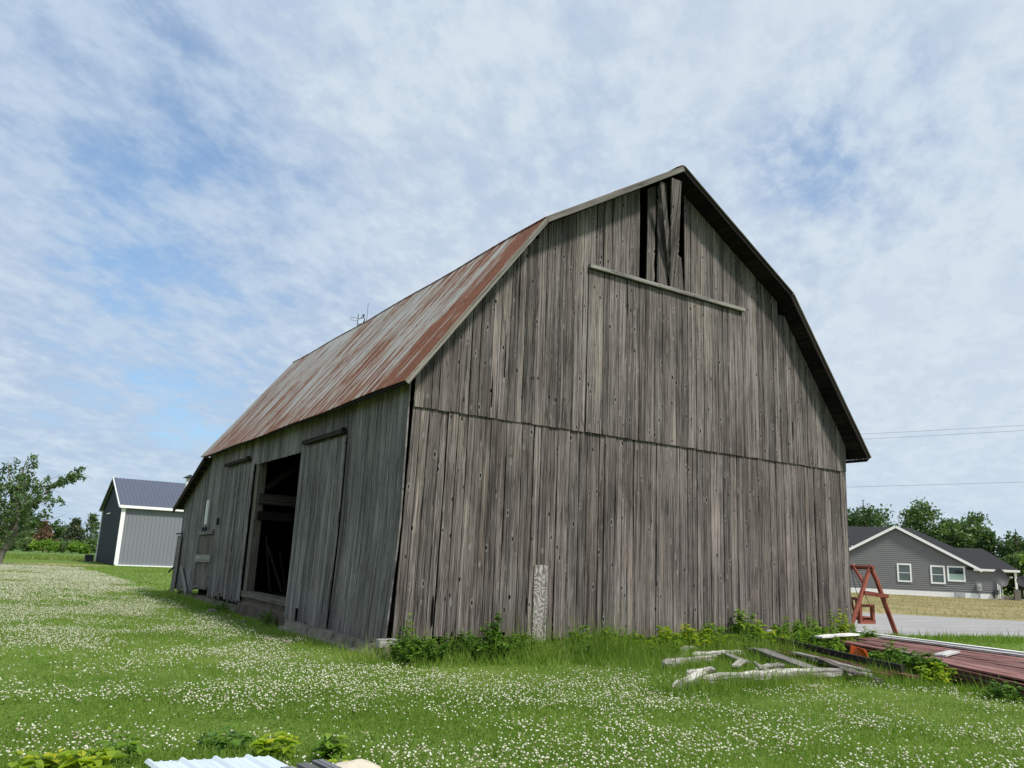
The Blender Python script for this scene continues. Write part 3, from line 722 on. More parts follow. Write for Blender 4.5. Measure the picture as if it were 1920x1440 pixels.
mb = MB(); mb.slab([(SX-.01, SY+.02, .05), (SX-.01, SY+SW, .05), (SX-.01, SY+SW, SH), (SX-.01, SY+SW/2, SR-.1), (SX-.01, SY+.02, SH)], (-1, 0, 0), .1); mb.obj('gable_wall', M['shedgable'], shed)
mb = MB(); mb.slab([(SX+SL_, SY+SW, .05), (SX, SY+SW, .05), (SX, SY+SW, SH), (SX+SL_, SY+SW, SH)], (0, 1, 0), .1); mb.obj('back_wall', M['shedwall'], shed)
sr = Vector((0, SW/2+.3, SR-SH+.1))
for sg, nm in ((1, 'roof_slope'), (-1, 'roof_slope')):
    y0 = SY-.3 if sg > 0 else SY+SW+.3
    mb = MB(); a_ = Vector((SX-.3, y0, SH-.08)); bq = Vector((SX-.3, SY+SW/2, SR)); ln = SL_+.6
    prof = []; s_ = 0
    while s_ < ln: prof += [(s_, 0), (min(s_+.24, ln), 0), (min(s_+.26, ln), .03), (min(s_+.29, ln), .03)]; s_ += .30
    for s_, h in prof: mb.v += [(a_.x+s_, a_.y, a_.z+h), (bq.x+s_, bq.y, bq.z+h)]; mb.w += [(0, 0, 0)]*2
    for i in range(len(prof)-1): mb.f.append((2*i, 2*i+2, 2*i+3, 2*i+1) if sg > 0 else (2*i+1, 2*i+3, 2*i+2, 2*i))
    mb.obj(nm, M['shedroof'], shed)
mb = MB(); mb.box((SX+.06, SY-.06, SH/2+.02), (.30, .14, SH-.1)); o = mb.obj('corner_trim', M['white'], shed)
mb = MB(); mb.box((SX-.04, SY+SW+.02, SH/2), (.12, .2, SH-.1)); mb.obj('corner_trim', M['white'], shed)
mb = MB(); mb.box((SX+SL_/2, SY-.33, SH-.13), (SL_+.6, .08, .22)); mb.obj('eave_fascia', M['white'], shed)
for sg in (1, -1):
    mb = MB(); y0 = SY-.3 if sg > 0 else SY+SW+.3
    mb.bar((SX-.33, y0, SH-.12), (SX-.33, SY+SW/2, SR-.03), .06, .16, upv=(0, 0, 1)); o = mb.obj('rake_trim', M['white'] if sg > 0 else M['shedwall'], shed)  # far rake greyed in its colour for the shade on that side
    mb = MB(); mb.bar((SX-.15, y0, SH-.17), (SX-.15, SY+SW/2, SR-.08), .16, .02, upv=(0, 0, 1)); mb.obj('soffit', M['shedwall'], shed)
mb = MB(); mb.box((SX-.08, SY+8.3, 4.35), (.06, 2.4, .10), long='y'); o = mb.obj('louvre', M['white'], shed)
mb = MB(); mb.box((SX+SL_/2, SY-.02, .03), (SL_, .2, .1)); mb.obj('base_strip', M['white'], shed)
mb = MB(); mb.box((0, 0, .38), (.9, 1.1, .72)); mb.box((0, 0, .78), (1.0, 1.2, .08)); mb.box((-.48, 0, .45), (.06, .7, .4))
mb.v = [(v[0]*.75+2.7, v[1]*.75+74.6, v[2]*.75) for v in mb.v]
tag(mb.obj('utility_box', M['dishgrey']), 'small dark box standing at the far left foot of the grey steel shed', 'utility box')

# ------------------------------------------------------------------ GREY HOUSE
HO = Vector((76.17, 39.19, 0)); U = Vector((math.cos(-.909), math.sin(-.909), 0)); V = Vector((-U.y, U.x, 0)); Z = Vector((0, 0, 1))
house = thing('house', HO, 'single storey grey sided house with dark shingle roof and white trim beyond the driveway', 'house')
def H(u, v, z): return HO+U*u+V*v+Z*z
HE, HR, HHW = 3.0, 7.12, 7.52
def rl(u): return HR-abs(u)*(HR-HE)/HHW
# gable front as lap courses
mb = MB(); z = .50; U0, U1 = -12.0, 9.12
while z < HR-.25:
    z2 = min(z+.21, HR-.15)
    def lim(zz):
        if zz <= HE: return (U0, U1)
        q = (HR-zz)/(HR-HE)*HHW
        return (-q, q)
    l0, l1 = lim(z); k0, k1 = lim(z2)
    if z < HE < z2: k0, k1 = lim(HE+.001) if False else (-(HR-z2)/(HR-HE)*HHW, (HR-z2)/(HR-HE)*HHW)
    b0 = len(mb.v)
    for (u, v, zz) in ((l0, -.055, z), (l1, -.055, z), (k1, .0, z2), (k0, .0, z2), (l0, .03, z), (l1, .03, z)):
        p = H(u, v, zz); mb.v.append(tuple(p)); mb.w.append((u, zz, 0))
    mb.f += [(b0, b0+1, b0+2, b0+3), (b0, b0+4, b0+5, b0+1)]
    z += .21
mb.obj('front_siding', M['siding'], house)
mb = MB(); mb.slab([H(U1, 0, .5), H(U1, 14, .5), H(U1, 14, HE), H(U1, 0, HE)], U, .12); mb.obj('side_siding', M['siding'], house)
mb = MB(); mb.box(H(-1.44, -.02, .25), (21.2, .1, .50), rz=-.909); mb.obj('foundation_band', M['white'], house)
def roofplane(pts, name='roof', m_='shingle', th=.14):
    n_ = (Vector(pts[1])-Vector(pts[0])).cross(Vector(pts[2])-Vector(pts[0])).normalized()
    if n_.z < 0: pts = pts[::-1]; n_ = -n_
    mb = MB(); mb.slab(pts, n_, th); return mb.obj(name, M[m_], house)
ov = .35
ez = HE-.35*(HR-HE)/HHW
# front cross gable
roofplane([H(0, -ov, HR+.12), H(-HHW-.35, -ov, ez+.12), H(-HHW-.35, 9, ez+.12), H(0, 9, HR+.12)])
roofplane([H(0, -ov, HR+.12), H(HHW+.35, -ov, ez+.12), H(HHW+.35, 9, ez+.12), H(0, 9, HR+.12)])
# main roof running along u behind, hipped on the right
roofplane([H(-26, .6, 2.9), H(.5, .6, 2.9), H(.5, 8.5, 7.5), H(-26, 8.5, 7.5)])
roofplane([H(.5, 8.5, 7.5), H(2.4, 8.5, 7.5), H(8.5, 2.0, 3.9), H(2.0, 2.0, 3.9)])
roofplane([H(2.4, 8.5, 7.5), H(8.9, 2.0, 3.7), H(8.9, 15, 3.7)])
# right wing roof with hip
roofplane([H(6.6, -.25, HE-.02), H(11.2, -.25, HE-.02), H(8.75, 3.6, 5.2), H(3.6, 3.6, 5.2)])
roofplane([H(11.2, -.25, HE-.02), H(11.2, 12, HE-.02), H(8.75, 9, 5.2), H(8.75, 3.6, 5.2)])
roofplane([H(11.2, 12, HE-.02), H(4, 12, HE-.02), H(4, 8, 5.2), H(8.75, 9, 5.2)])
for sg in (-1, 1):
    mb = MB(); mb.bar(H(sg*.0, -ov-.03, HR-.03), H(sg*(HHW+.35), -ov-.03, ez-.03), .06, .27, upv=Z); mb.obj('rake_trim', M['white'], house)
mb = MB(); mb.bar(H(7.1, -.30, HE-.11), H(11.25, -.30, HE-.11), .07, .22, upv=Z); mb.obj('gutter', M['white'], house)
mb = MB(); mb.bar(H(11.22, -.3, HE-.11), H(11.22, 12, HE-.11), .07, .22, upv=Z); mb.obj('gutter', M['white'], house)
mb = MB(); mb.slab([H(7.3, -.25, HE-.2), H(11.2, -.25, HE-.2), H(11.2, 12, HE-.2), H(7.3, 12, HE-.2)], Z, .03); mb.obj('porch_soffit', M['white'], house)
mb = MB(); mb.bar(H(9.2, -.08, .1), H(9.2, -.08, HE-.2), .26, .12, upv=U); mb.obj('corner_trim', M['white'], house)
mb = MB(); mb.bar(H(9.35, -.2, .1), H(9.35, -.2, HE-.35), .10, .08, upv=U); mb.bar(H(9.35, -.2, HE-.35), H(9.7, -.3, HE-.2), .10, .08, upv=Z); mb.obj('downspout', M['white'], house)
mb = MB(); mb.bar(H(10.9, .1, 1.1), H(10.9, .1, HE-.2), .2, .2, upv=U); o = mb.obj('porch_column', M['white'], house)
mb = MB(); mb.box(H(10.9, .1, .52), (.55, .55, 1.05), rz=-.909); mb.obj('column_base', M['concrete'], house)
mb = MB(); mb.box(H(10.0, 6, .15), (2.2, 12, .3), rz=-.909); mb.obj('porch_floor', M['concrete'], house)
def window(u, z, w_, h_, pane):
    mb = MB(); fwid = .16
    for (du, dz_, sw, sh_) in ((0, h_/2, w_+fwid, fwid), (0, -h_/2, w_+fwid, fwid), (-w_/2, 0, fwid, h_-fwid), (w_/2, 0, fwid, h_-fwid)):
        mb.box(H(u+du, -.07, z+dz_), (sw, .09, sh_), rz=-.909)
    f_ = mb.obj('window', M['white'], house)
    def part(nm, mm_, du, dz_, sw, sh_, v_):
        mb = MB(); mb.box(H(u+du, v_, z+dz_), (sw, .03, sh_), rz=-.909); o = mb.obj(nm, M[mm_]); o.parent = f_; return o
    if pane == 'double':
        part('pane', 'blind', 0, h_*.25, w_-fwid, h_*.5-fwid*.6, -.055); part('pane', 'blind', 0, -h_*.25, w_-fwid, h_*.5-fwid*.6, -.05)
        part('meeting_rail', 'white', 0, 0, w_-fwid, .06, -.062)
    else:
        part('pane', 'glass', 0, h_*.22, w_-fwid, h_*.5-fwid*.5, -.055); part('window_shade', 'greenshade', 0, -h_*.24, w_-fwid, h_*.48, -.05)
    return f_
window(.62, 2.30, 1.22, 1.75, 'double'); window(3.78, 2.24, 1.22, 1.72, 'double'); window(5.50, 2.40, 1.50, 1.42, 'shade')
mb = MB(); mb.box(H(5.7, -.12, 4.0), (.25, .2, .2), rz=-.909); mb.obj('vent_hood', M['iron'], house)
mb = MB(); mb.tube([H(-4.3, 1.5, 4.2), H(-4.3, 1.5, 5.0)], .09, 8); mb.obj('vent_pipe', M['white'], house)
mb = MB(); mb.box(H(7.5, -.16, 1.15), (.45, .25, .75), rz=-.909); mb.box(H(7.5, -.32, 1.25), (.26, .1, .26), rz=-.909); mb.tube([H(7.5, -.15, .1), H(7.5, -.15, .8)], .06, 6)
mb.obj('electric_meter', M['meter'], house)
mb = MB(); mb.box(H(9.0, -.25, .75), (.35, .3, .45), rz=-.909); mb.tube([H(8.8, -.2, .1), H(8.8, -.2, .6)], .08, 6); mb.box(H(8.75, -.2, .5), (.22, .25, .3), rz=-.909); mb.obj('gas_meter', M['dishgrey'], house)
mb = MB(); mb.box(H(5.6, -.6, .28), (.9, .6, .5), rz=-.909); mb.tube([H(5.6, -.92, .28), H(5.6, -.88, .28)], .2, 10)
tag(mb.obj('generator', M['meter']), 'small pale grey unit standing on the lawn against the front wall of the house', 'utility unit')
def dish(loc, size, face, label, m_='dishgrey', ph=1.9):
    t = thing('satellite_dish', loc, label, 'satellite dish', 'satellite dishes beside the house')
    L0 = Vector(loc); mb = MB(); mb.tube([L0, L0+Z*ph], .05, 6); mb.obj('pole', M['meter'], t)
    fd = Vector(face).normalized(); sx = fd.cross(Z).normalized(); sz = sx.cross(fd)
    mb = MB(); c0 = L0+Z*(ph+size*.35)
    rings = 5; seg = 20; mb.v.append(tuple(c0-fd*.18*size)); mb.w.append((0, 0, 0))
    for r_ in range(1, rings+1):
        q = r_/rings
        for i in range(seg):
            an = 2*math.pi*i/seg; mb.v.append(tuple(c0+(sx*math.cos(an)*.5+sz*math.sin(an)*.55)*size*q+fd*(-.18+.18*q*q)*size)); mb.w.append((0, 0, 0))
    for i in range(seg): mb.f.append((0, 1+i, 1+(i+1) % seg))
    for r_ in range(1, rings):
        for i in range(seg): mb.f.append((1+(r_-1)*seg+i, 1+r_*seg+i, 1+r_*seg+(i+1) % seg, 1+(r_-1)*seg+(i+1) % seg))
    mb.obj('reflector', M[m_], t, smooth=True)
    mb = MB(); e_ = c0+fd*.75*size-sz*.15*size; mb.tube([c0-sz*.5*size, e_], .025, 5); mb.box(e_, (.2, .2, .14)); mb.obj('feed_arm', M['meter'], t)
dish((72.6, 26.9, 0), 1.5, (-.35, -.9, .25), 'larger grey satellite dish on a pole, nearer the house corner', ph=1.6)
dish((73.6, 25.4, 0), 1.25, (-.75, -.5, .75), 'smaller black satellite dish on a short pole, farther from the house corner', 'iron', ph=1.45)

# ------------------------------------------------------------------ LEAVES / TREES
def leafcloud(C_, spread, n_per, size, flat_=.0, rnd_c=None, drop=0.0):
    """C_ (k,3) clump centres -> vertices, quads, rnd"""
    k = len(C_); n = k*n_per
    ci = np.repeat(np.arange(k), n_per)
    sp = spread if np.ndim(spread) == 0 else np.asarray(spread)[ci][:, None]
    P = C_[ci]+rng.normal(size=(n, 3))*sp*np.array([1, 1, .8])
    a_ = rng.normal(size=(n, 3)); a_[:, 2] *= (1-flat_); a_[:, 2] -= drop; a_ /= np.linalg.norm(a_, axis=1)[:, None]
    b_ = np.cross(a_, rng.normal(size=(n, 3))*np.array([1, 1, 1-flat_])+np.array([0, 0, flat_*2])); b_ /= np.linalg.norm(b_, axis=1)[:, None]+1e-9
    s_ = size*(.6+.8*rng.random((n, 1)))
    V_ = np.stack([P-a_*s_, P+b_*s_*.5+a_*s_*.1, P+a_*s_, P-b_*s_*.5+a_*s_*.1], 1).reshape(-1, 3)
    F_ = np.arange(n*4).reshape(-1, 4)
    rc = rng.random(k) if rnd_c is None else rnd_c
    r_ = np.repeat(np.clip(rc[ci]*.6+rng.random(n)*.45, 0, 1), 4)
    return V_, F_, r_
def crown_pts(center, radii, k, nl=9, hollow=.35):
    """clump centres grouped on irregular lobes inside an ellipsoid"""
    out = []; cen = np.array(center); rad = np.array(radii)
    for i in range(nl):
        d_ = rng.normal(size=3); d_ /= np.linalg.norm(d_); q = rng.uniform(.35, .72)
        lc = cen+d_*rad*q; lr = rad*rng.uniform(.26, .48)
        m_ = k//nl; e_ = rng.normal(size=(m_, 3)); e_ /= np.linalg.norm(e_, axis=1)[:, None]
        out.append(lc+e_*lr*rng.uniform(hollow, 1.0, (m_, 1)))
    return np.concatenate(out)
def branchy_trunk(base, h, r0, name, parent, m_='darkbark', spread=.4, nb=7, lean=(0, 0)):
    mb = MB(); b_ = Vector(base); top = b_+Vector((lean[0], lean[1], h))
    pts = [b_+(top-b_)*t+Vector((random.uniform(-1, 1), random.uniform(-1, 1), 0))*h*.015 for t in (0, .2, .4, .6, .8, 1)]
    mb.tube(pts, [r0*1.2, r0, r0*.85, r0*.6, r0*.4, r0*.12], 7)
    for i in range(nb):
        t = random.uniform(.3, .85); p = b_+(top-b_)*t; an = random.uniform(0, 6.28); L_ = h*spread*(1.15-t)*random.uniform(.6, 1.1)
        e_ = p+Vector((math.cos(an)*L_, math.sin(an)*L_, L_*random.uniform(.4, .9)))
        mb.tube([p, p+(e_-p)*.5+Vector((0, 0, -.05*L_)), e_], [r0*.4*(1.1-t), r0*.25*(1.1-t), r0*.06], 5)
    return mb.obj(name, M[m_], parent)
def decid(loc, h, rad, label, leaf='leafmid', k=90, n_per=26, size=.30, nl=10, cat='tree', low=.18, group=None):
    t = thing('broadleaf_tree', loc, label, cat, group)
    branchy_trunk(loc, h*.86, .05+.022*h, 'trunk', t)
    c_ = (loc[0], loc[1], h*(low+1)/2); C_ = crown_pts(c_, (rad, rad, h*(1-low)/2), k, nl)
    C_ = C_[C_[:, 2] > .4]
    V_, F_, r_ = leafcloud(C_, rad*.11+.12, n_per, size)
    V_[:, 2] = np.maximum(V_[:, 2], .05)
    npmesh('crown', V_, F_, r_, M[leaf], t); return t
TR = [((110.3, 65.7, 0), 13.6, 5.6, 'broad dark leafy tree, tallest of the row, right beside the barn corner', 'leafdark', 130),
 ((112.8, 58.0, 0), 12.6, 4.2, 'open crowned tree showing sky through its top behind the house gable', 'leafmid', 100),
 ((111.6, 54.2, 0), 9.6, 2.9, 'narrow tree just right of the open crowned tree behind the house', 'leafdark', 70),
 ((114.1, 51.6, 0), 11.4, 4.4, 'tall tree with ragged top above the right wing of the house', 'leafmid', 110),
 ((110.0, 46.6, 0), 8.3, 2.6, 'slim tree at the right shoulder of the ragged topped tree', 'leafdark', 60),
 ((109.5, 43.1, 0), 8.8, 3.0, 'thin topped tree near the right edge of the view', 'leafdark', 60),
 ((108.8, 39.9, 0), 9.2, 3.9, 'tree behind the satellite dishes at the right edge of the view', 'leafmid', 90),
 ((95.1, 36.1, 0), 5.0, 2.8, 'low bright green tree beside the porch of the house', 'leafmid', 80),
 ((94.2, 33.3, 0), 4.6, 3.1, 'rounded bright green tree at the far right edge beyond the porch', 'leafbright', 80),
 ((117.6, 72.8, 0), 11.1, 3.7, 'tree mostly hidden behind the right end of the barn', 'leafmid', 70),
 ((121.2, 67.4, 0), 10.3, 3.5, 'tree filling the gap between the tallest tree and the open crowned tree', 'leafdark', 70),
 ((108.2, 54.0, 0), 8.0, 3.1, 'light green tree directly above the house roof slope', 'leafbright', 80),
 ((106.1, 49.7, 0), 8.1, 2.9, 'bushy mid green tree in front of the ragged topped tree', 'leafmid', 80),
 ((104.7, 32.3, 0), 9.5, 4.5, 'tall tree just outside the right edge of the row', 'leafmid', 80)]
for (loc, h, rad, lab, lf, k) in TR: decid(loc, h*(1.17 if h > 7 else 1.05), rad*.86, lab, lf, k, n_per=30, size=.27, group='trees behind the grey house')
for i, (x_, y_) in enumerate([(98.5, 40.5), (101, 43.5), (103, 38), (99, 36.5), (118, 61), (113, 43)]):
    decid((x_, y_, 0), 4.8+i % 3*1.1, 2.9, ['low bush right behind the house porch roof', 'bush behind the hip of the house roof', 'bush behind the satellite dishes', 'low shrub between porch and dishes', 'understorey tree between the tall trees behind the house', 'understorey tree right of the ragged topped tree'][i], 'leafmid', 60, 26, .26, group='shrubs behind the grey house', cat='shrub', low=.05)
# far left tree line
def conifer(loc, h, rad, label, leaf, k=22, group='conifers at the far field edge'):
    rad *= 1.35
    t = thing('pine_tree', loc, label, 'pine tree', group)
    mb = MB(); mb.tube([loc, (loc[0], loc[1], h)], [.16, .03], 6); mb.obj('trunk', M['darkbark'], t)
    C_ = []
    for i in range(k):
        z_ = h*(.08+.90*i/k); r_ = rad*(1-(i/k)**1.3)*random.uniform(.7, 1.1)+.1
        for j in range(max(3, int(8*(1-i/k)))):
            an = random.uniform(0, 6.28); q = random.uniform(.4, 1)*r_; C_.append((loc[0]+math.cos(an)*q, loc[1]+math.sin(an)*q, z_-.12*q+.1))
    V_, F_, rr = leafcloud(np.array(C_), .28, 34, .21, flat_=.45)
    npmesh('crown', V_, F_, rr, M[leaf], t)
decid((-.6, 237.5, 0), 8.4, 9.0, 'wide hazy tree rising behind the far end of the field', 'leafdark', 120, 26, .5, low=.0)
decid((-16, 228, 0), 7.5, 8.0, 'wide hazy tree behind the lawn tree at the left edge', 'leafdark', 100, 26, .5, low=.0)
conifer((3.0, 162.3, 0), 5.4, 2.6, 'browning pine, the most orange of the far field edge', 'leafbrown')
decid((6.3, 182.1, 0), 6.6, 2.9, 'dark rounded tree between the orange pine and the greener pines', 'leafdark', 60, 24, .32, low=.0)
decid((3.5, 227, 0), 4.5, 6.0, 'low distant tree behind the orange pine', 'leafdark', 60, 24, .5, low=.0)
conifer((7.7, 156.9, 0), 6.1, 2.5, 'brownish green pine left of the tallest green pine', 'leafpine')
conifer((10.5, 158.7, 0), 7.2, 2.7, 'tallest green pine beside the steel shed', 'leafmid')
conifer((13.6, 164.4, 0), 5.6, 2.6, 'green pine half hidden behind the steel shed', 'leafpine')
for i, (x_, y_, h, r_, lf) in enumerate([(-7, 137, 1.7, 2.6, 'leafbright'), (-3.2, 137.5, 1.6, 2.4, 'leafmid'), (-.3, 139.4, 2.2, 2.4, 'leafmid'), (2.0, 135.3, 1.9, 1.9, 'leafbright'), (4.7, 137.2, 2.2, 2.4, 'leafmid'), (7.2, 135.0, 1.8, 1.9, 'leafbright'), (9.9, 136.7, 2.5, 2.4, 'leafmid'), (12.5, 138, 2.3, 2.4, 'leafmid')]):
    t = decid((x_, y_, 0), h, r_, ['low bright shrub left of the lawn tree', 'low shrub behind the lawn tree trunk', 'shrub right of the lawn tree trunk at the field edge', 'bright low shrub under the orange pine', 'shrub right of the orange pine', 'bright low shrub under the brownish pine', 'shrub under the tallest green pine', 'shrub touching the far side of the steel shed'][i], lf, 50, 22, .22, nl=6, cat='shrub', low=.0, group='shrubs along the far field edge')

# lawn tree at the left edge
lt_ = thing('lawn_tree', (-4.9, 50.8, 0), 'leafy lawn tree with one long branch reaching right, at the left edge', 'tree')
B0 = Vector((-4.9, 50.8, 0)); mb = MB(); mb.tube([B0, B0+Vector((.15, 0, .8)), B0+Vector((.65, 0, 1.9)), B0+Vector((.6, 0, 3.2)), B0+Vector((.3, 0, 4.8)), B0+Vector((.6, 0, 6.9))], [.24, .19, .17, .14, .09, .03], 8, jit=.06)
limbs = [([(.6, 0, 2.4), (2.0, .3, 4.2), (3.6, .4, 5.4), (5.0, .4, 6.3), (6.4, .3, 7.1)], 1.0, .20), ([(3.6, .4, 5.4), (4.8, .2, 6.0), (6.7, .1, 6.35)], .6, .16),
 ([(.5, 0, 3.0), (1.8, -.3, 4.6), (3.2, -.5, 5.0), (4.3, -.4, 4.9)], .8, .28), ([(.4, 0, 3.4), (1.5, .3, 5.2), (2.6, .4, 6.5), (3.4, .4, 6.9)], .8, .27),
 ([(.4, 0, 4.2), (.8, .2, 6.2), (1.6, .2, 8.0), (1.9, .2, 8.7)], .8, .30), ([(.4, 0, 4.2), (.9, -.3, 6.2), (2.0, -.2, 7.6)], .8, .30),
 ([(.5, 0, 2.1), (1.6, .2, 3.0), (2.6, .1, 3.5), (3.6, .1, 3.6)], .7, .24),
 ([(.5, 0, 2.6), (-1.0, .4, 4.0), (-2.6, .5, 5.4), (-3.6, .4, 6.0)], .9, .4), ([(.3, 0, 3.4), (-.9, -.5, 5.2), (-2.0, -.8, 7.0)], .9, .4), ([(.3, 0, 4.4), (-.2, .5, 6.3), (-.6, .8, 7.9)], .9, .4),
 ([(.5, 0, 2.2), (-.6, -.8, 2.9), (-1.8, -1.2, 3.4)], .9, .4), ([(.5, 0, 2.6), (.9, 1.4, 4.0), (1.0, 2.2, 5.6)], .9, .4), ([(.5, 0, 2.6), (.6, -1.4, 3.8), (.8, -2.2, 5.2)], .9, .4), ([(.4, 0, 1.9), (-1.4, 0, 2.4), (-2.9, .2, 2.9)], .8, .38),
 ([(.4, 0, 3.2), (1.0, -1.0, 4.4), (1.6, -1.6, 5.8)], .9, .38), ([(.5, 0, 1.9), (1.3, -.6, 2.4), (1.9, -.9, 2.7)], .9, .34)]
C_ = []
limbs = [([(p[0]*.74, p[1], p[2]*.87) for p in q], a1, a2) for q, a1, a2 in limbs]
limbs[0] = ([(.45, 0, 2.1), (1.3, .3, 3.9), (2.3, .4, 5.2), (3.25, .4, 6.1), (4.05, .3, 6.75)], 1.0, .13); limbs[1] = ([(2.3, .4, 5.2), (3.2, .2, 5.85), (4.35, .1, 6.25)], .6, .10)
limbs[4] = ([(.3, 0, 3.6), (.5, .2, 5.2), (.8, .2, 6.4), (1.1, .2, 7.2)], .8, .24); limbs[5] = ([(.3, 0, 3.6), (.6, -.3, 5.2), (1.3, -.2, 6.2)], .8, .26)
for pts, r_, sp in limbs:
    pv = [B0+Vector(p) for p in pts]; mb.tube(pv, [.08*r_*(1-.8*i/(len(pv)-1)) for i in range(len(pv))], 5)
    for i in range(len(pv)-1):
        seg_ = int((pv[i+1]-pv[i]).length/.20)+1
        for j in range(seg_):
            t = (i+j/seg_)/(len(pv)-1)
            if t < .22: continue
            p = pv[i]+(pv[i+1]-pv[i])*(j/seg_)
            for _ in range(2): C_.append(tuple(p+Vector([random.gauss(0, sp*1.15) for _ in range(3)])))
        if i > 0 and len(pts) > 4 or random.random() < .6:
            e_ = pv[i+1]+Vector((random.uniform(.2, .7), random.uniform(-.5, .5), random.uniform(-.5, .5))); mb.tube([pv[i+1], e_], [.015, .006], 4, cap=False)
mb.obj('trunk', M['bark'], lt_)
C_ = np.array(C_); V_, F_, r_ = leafcloud(C_, .11, 15, .105, drop=.2)
npmesh('crown', V_, F_, r_, M['leafmid'], lt_)
C2 = crown_pts(np.array(B0)+np.array([-1.1, 0, 3.8]), (1.8, 2.0, 2.1), 84, 12); V_, F_, r_ = leafcloud(C2, .30, 26, .12, drop=.2)
npmesh('inner_crown', V_, F_, r_, M['leafmid'], lt_)

# ------------------------------------------------------------------ WIRES, MASTS
def wire(a_, b_, sag, label):
    a_, b_ = Vector(a_), Vector(b_); pts = []
    for i in range(17):
        t = i/16; p = a_+(b_-a_)*t; p.z -= sag*4*t*(1-t); pts.append(p)
    mb = MB(); mb.tube(pts, .009, 4); return tag(mb.obj('power_line', M['wire']), label, 'power line', 'overhead wires right of the barn')
wd_ = Vector((7.27, -11.66, .55)); 
wire((35.3, 24.7, 10.25), Vector((51.4, -1.1, 11.3)), .15, 'uppermost overhead wire to the right of the barn roof')
wire((35.3, 24.7, 9.88), Vector((51.4, -1.1, 11.0)), .12, 'second overhead wire, just under the uppermost one')
wire((35.2, 25.8, 6.95), Vector((51.3, -.3, 7.95)), .1, 'lowest overhead wire, above the house roof')
for (x_, y_, lab) in ((35.3, 25.0, 'wooden utility pole standing hidden behind the barn'), (51.4, -.9, 'wooden utility pole outside the right edge of the view')):
    t = thing('utility_pole', (x_, y_, 0), lab, 'utility pole'); mb = MB(); mb.tube([(x_, y_, 0), (x_, y_, 11.6)], [.17, .11], 8); mb.obj('pole', M['bark'], t)
    mb = MB(); mb.bar((x_-.8, y_-.5, 10.9), (x_+.8, y_+.5, 10.9), .1, .12); mb.obj('crossarm', M['bark'], t)
am = thing('antenna_mast', (8.45, 24.9, 0), 'thin aerial mast whose tip shows over the rusty roof edge', 'antenna')
mb = MB(); mb.tube([(8.36, 24.9, 0), (8.36, 24.9, 13.55)], .022, 5); mb.tube([(8.62, 24.8, 0), (8.62, 24.8, 13.2)], .018, 5); mb.obj('mast', M['dishgrey'], am)
mb = MB()
for z_ in (13.35, 13.22): mb.tube([(7.98, 25.05, z_), (8.36, 24.9, z_)], .012, 4)
for z_ in (13.3, 13.0, 12.7): mb.tube([(8.36, 24.9, z_), (8.62, 24.8, z_+.1)], .02, 4)
mb.tube([(8.5, 24.85, 13.35), (8.58, 24.82, 13.52), (8.68, 24.78, 13.3), (8.6, 24.8, 13.1)], .03, 5); mb.box((8.6, 24.8, 13.52), (.09, .09, .09)); mb.obj('aerial', M['dishgrey'], am)
mb = MB(); mb.tube([(8.76, 24.76, 11.5), (8.78, 24.76, 14.2)], .012, 4); mb.obj('whip_aerial', M['dishgrey'], am)
bh = thing('bird_house', (-.16, 17.02, 0), 'small dark roofed white birdhouse with a twig aerial, peeking over the far lean-to roof', 'birdhouse')
bx_, by_ = 1.22, 24.9
bh.location = (bx_, by_, 0)
mb = MB(); mb.tube([(bx_+.08, by_, 0), (bx_+.08, by_, 4.2)], .05, 6); mb.obj('post', M['bark'], bh)
mb = MB(); mb.box((bx_+.08, by_, 4.38), (.26, .26, .44)); mb.obj('box', M['white'], bh)
mb = MB(); b0 = 0; mb.v = [(bx_-.18, by_-.26, 4.60), (bx_+.34, by_-.26, 4.60), (bx_+.34, by_+.26, 4.60), (bx_-.18, by_+.26, 4.60), (bx_+.08, by_, 4.76), (bx_+.08, by_, 4.56)]
mb.w = [(0, 0, 0)]*6; mb.f = [(0, 1, 4), (1, 2, 4), (2, 3, 4), (3, 0, 4), (1, 0, 5), (2, 1, 5), (3, 2, 5), (0, 3, 5)]; mb.obj('roof', M['iron'], bh)

# ------------------------------------------------------------------ SWING
sw = thing('garden_swing', (16.3, 2.2, 0), 'red log A-frame garden swing standing past the right end of the barn', 'garden swing')
AP = Vector((16.25, 2.28, 1.92)); fL = Vector((15.72, 2.72, 0)); fR = Vector((17.22, 2.22, 0))
fL = Vector((15.45, 2.55, 0)); fR = Vector((17.2, 2.17, 0))
bd = Vector((.22, 2.5, 0))                     # beam direction
mbs = []
for off_ in (Vector((0, 0, 0)), bd):
    mb = MB(); mb.tube([fL+off_, fL+off_+(AP-fL)*.5+Vector((.01, 0, 0)), AP+off_+(AP-fL).normalized()*.06], [.075, .07, .062], 9, jit=.05); mb.obj('leg', M['swing'], sw)
    mb = MB(); mb.tube([fR+off_, fR+off_+(AP-fR)*.45+Vector((.02, 0, 0)), fR+off_+(AP-fR)*.8+Vector((.05, 0, .02)), AP+off_], [.07, .068, .07, .06], 9, jit=.07); mb.obj('leg', M['swing'], sw)
    q1 = fL+(AP-fL)*.60+off_-Vector((.0, .08, 0)); q2 = fR+(AP-fR)*.56+off_-Vector((0, .10, 0))
    mb = MB(); mb.bar(q1+Vector((.02, 0, .02)), q2+(q2-q1).normalized()*.12+Vector((0, 0, .03)), .05, .12); mb.obj('cross_rail', M['swing'], sw)
mb = MB(); mb.tube([AP-bd*.05+Vector((0, 0, -.02)), AP+bd*1.08+Vector((0, 0, -.02))], .065, 9, jit=.05); mb.obj('top_beam', M['swing'], sw)
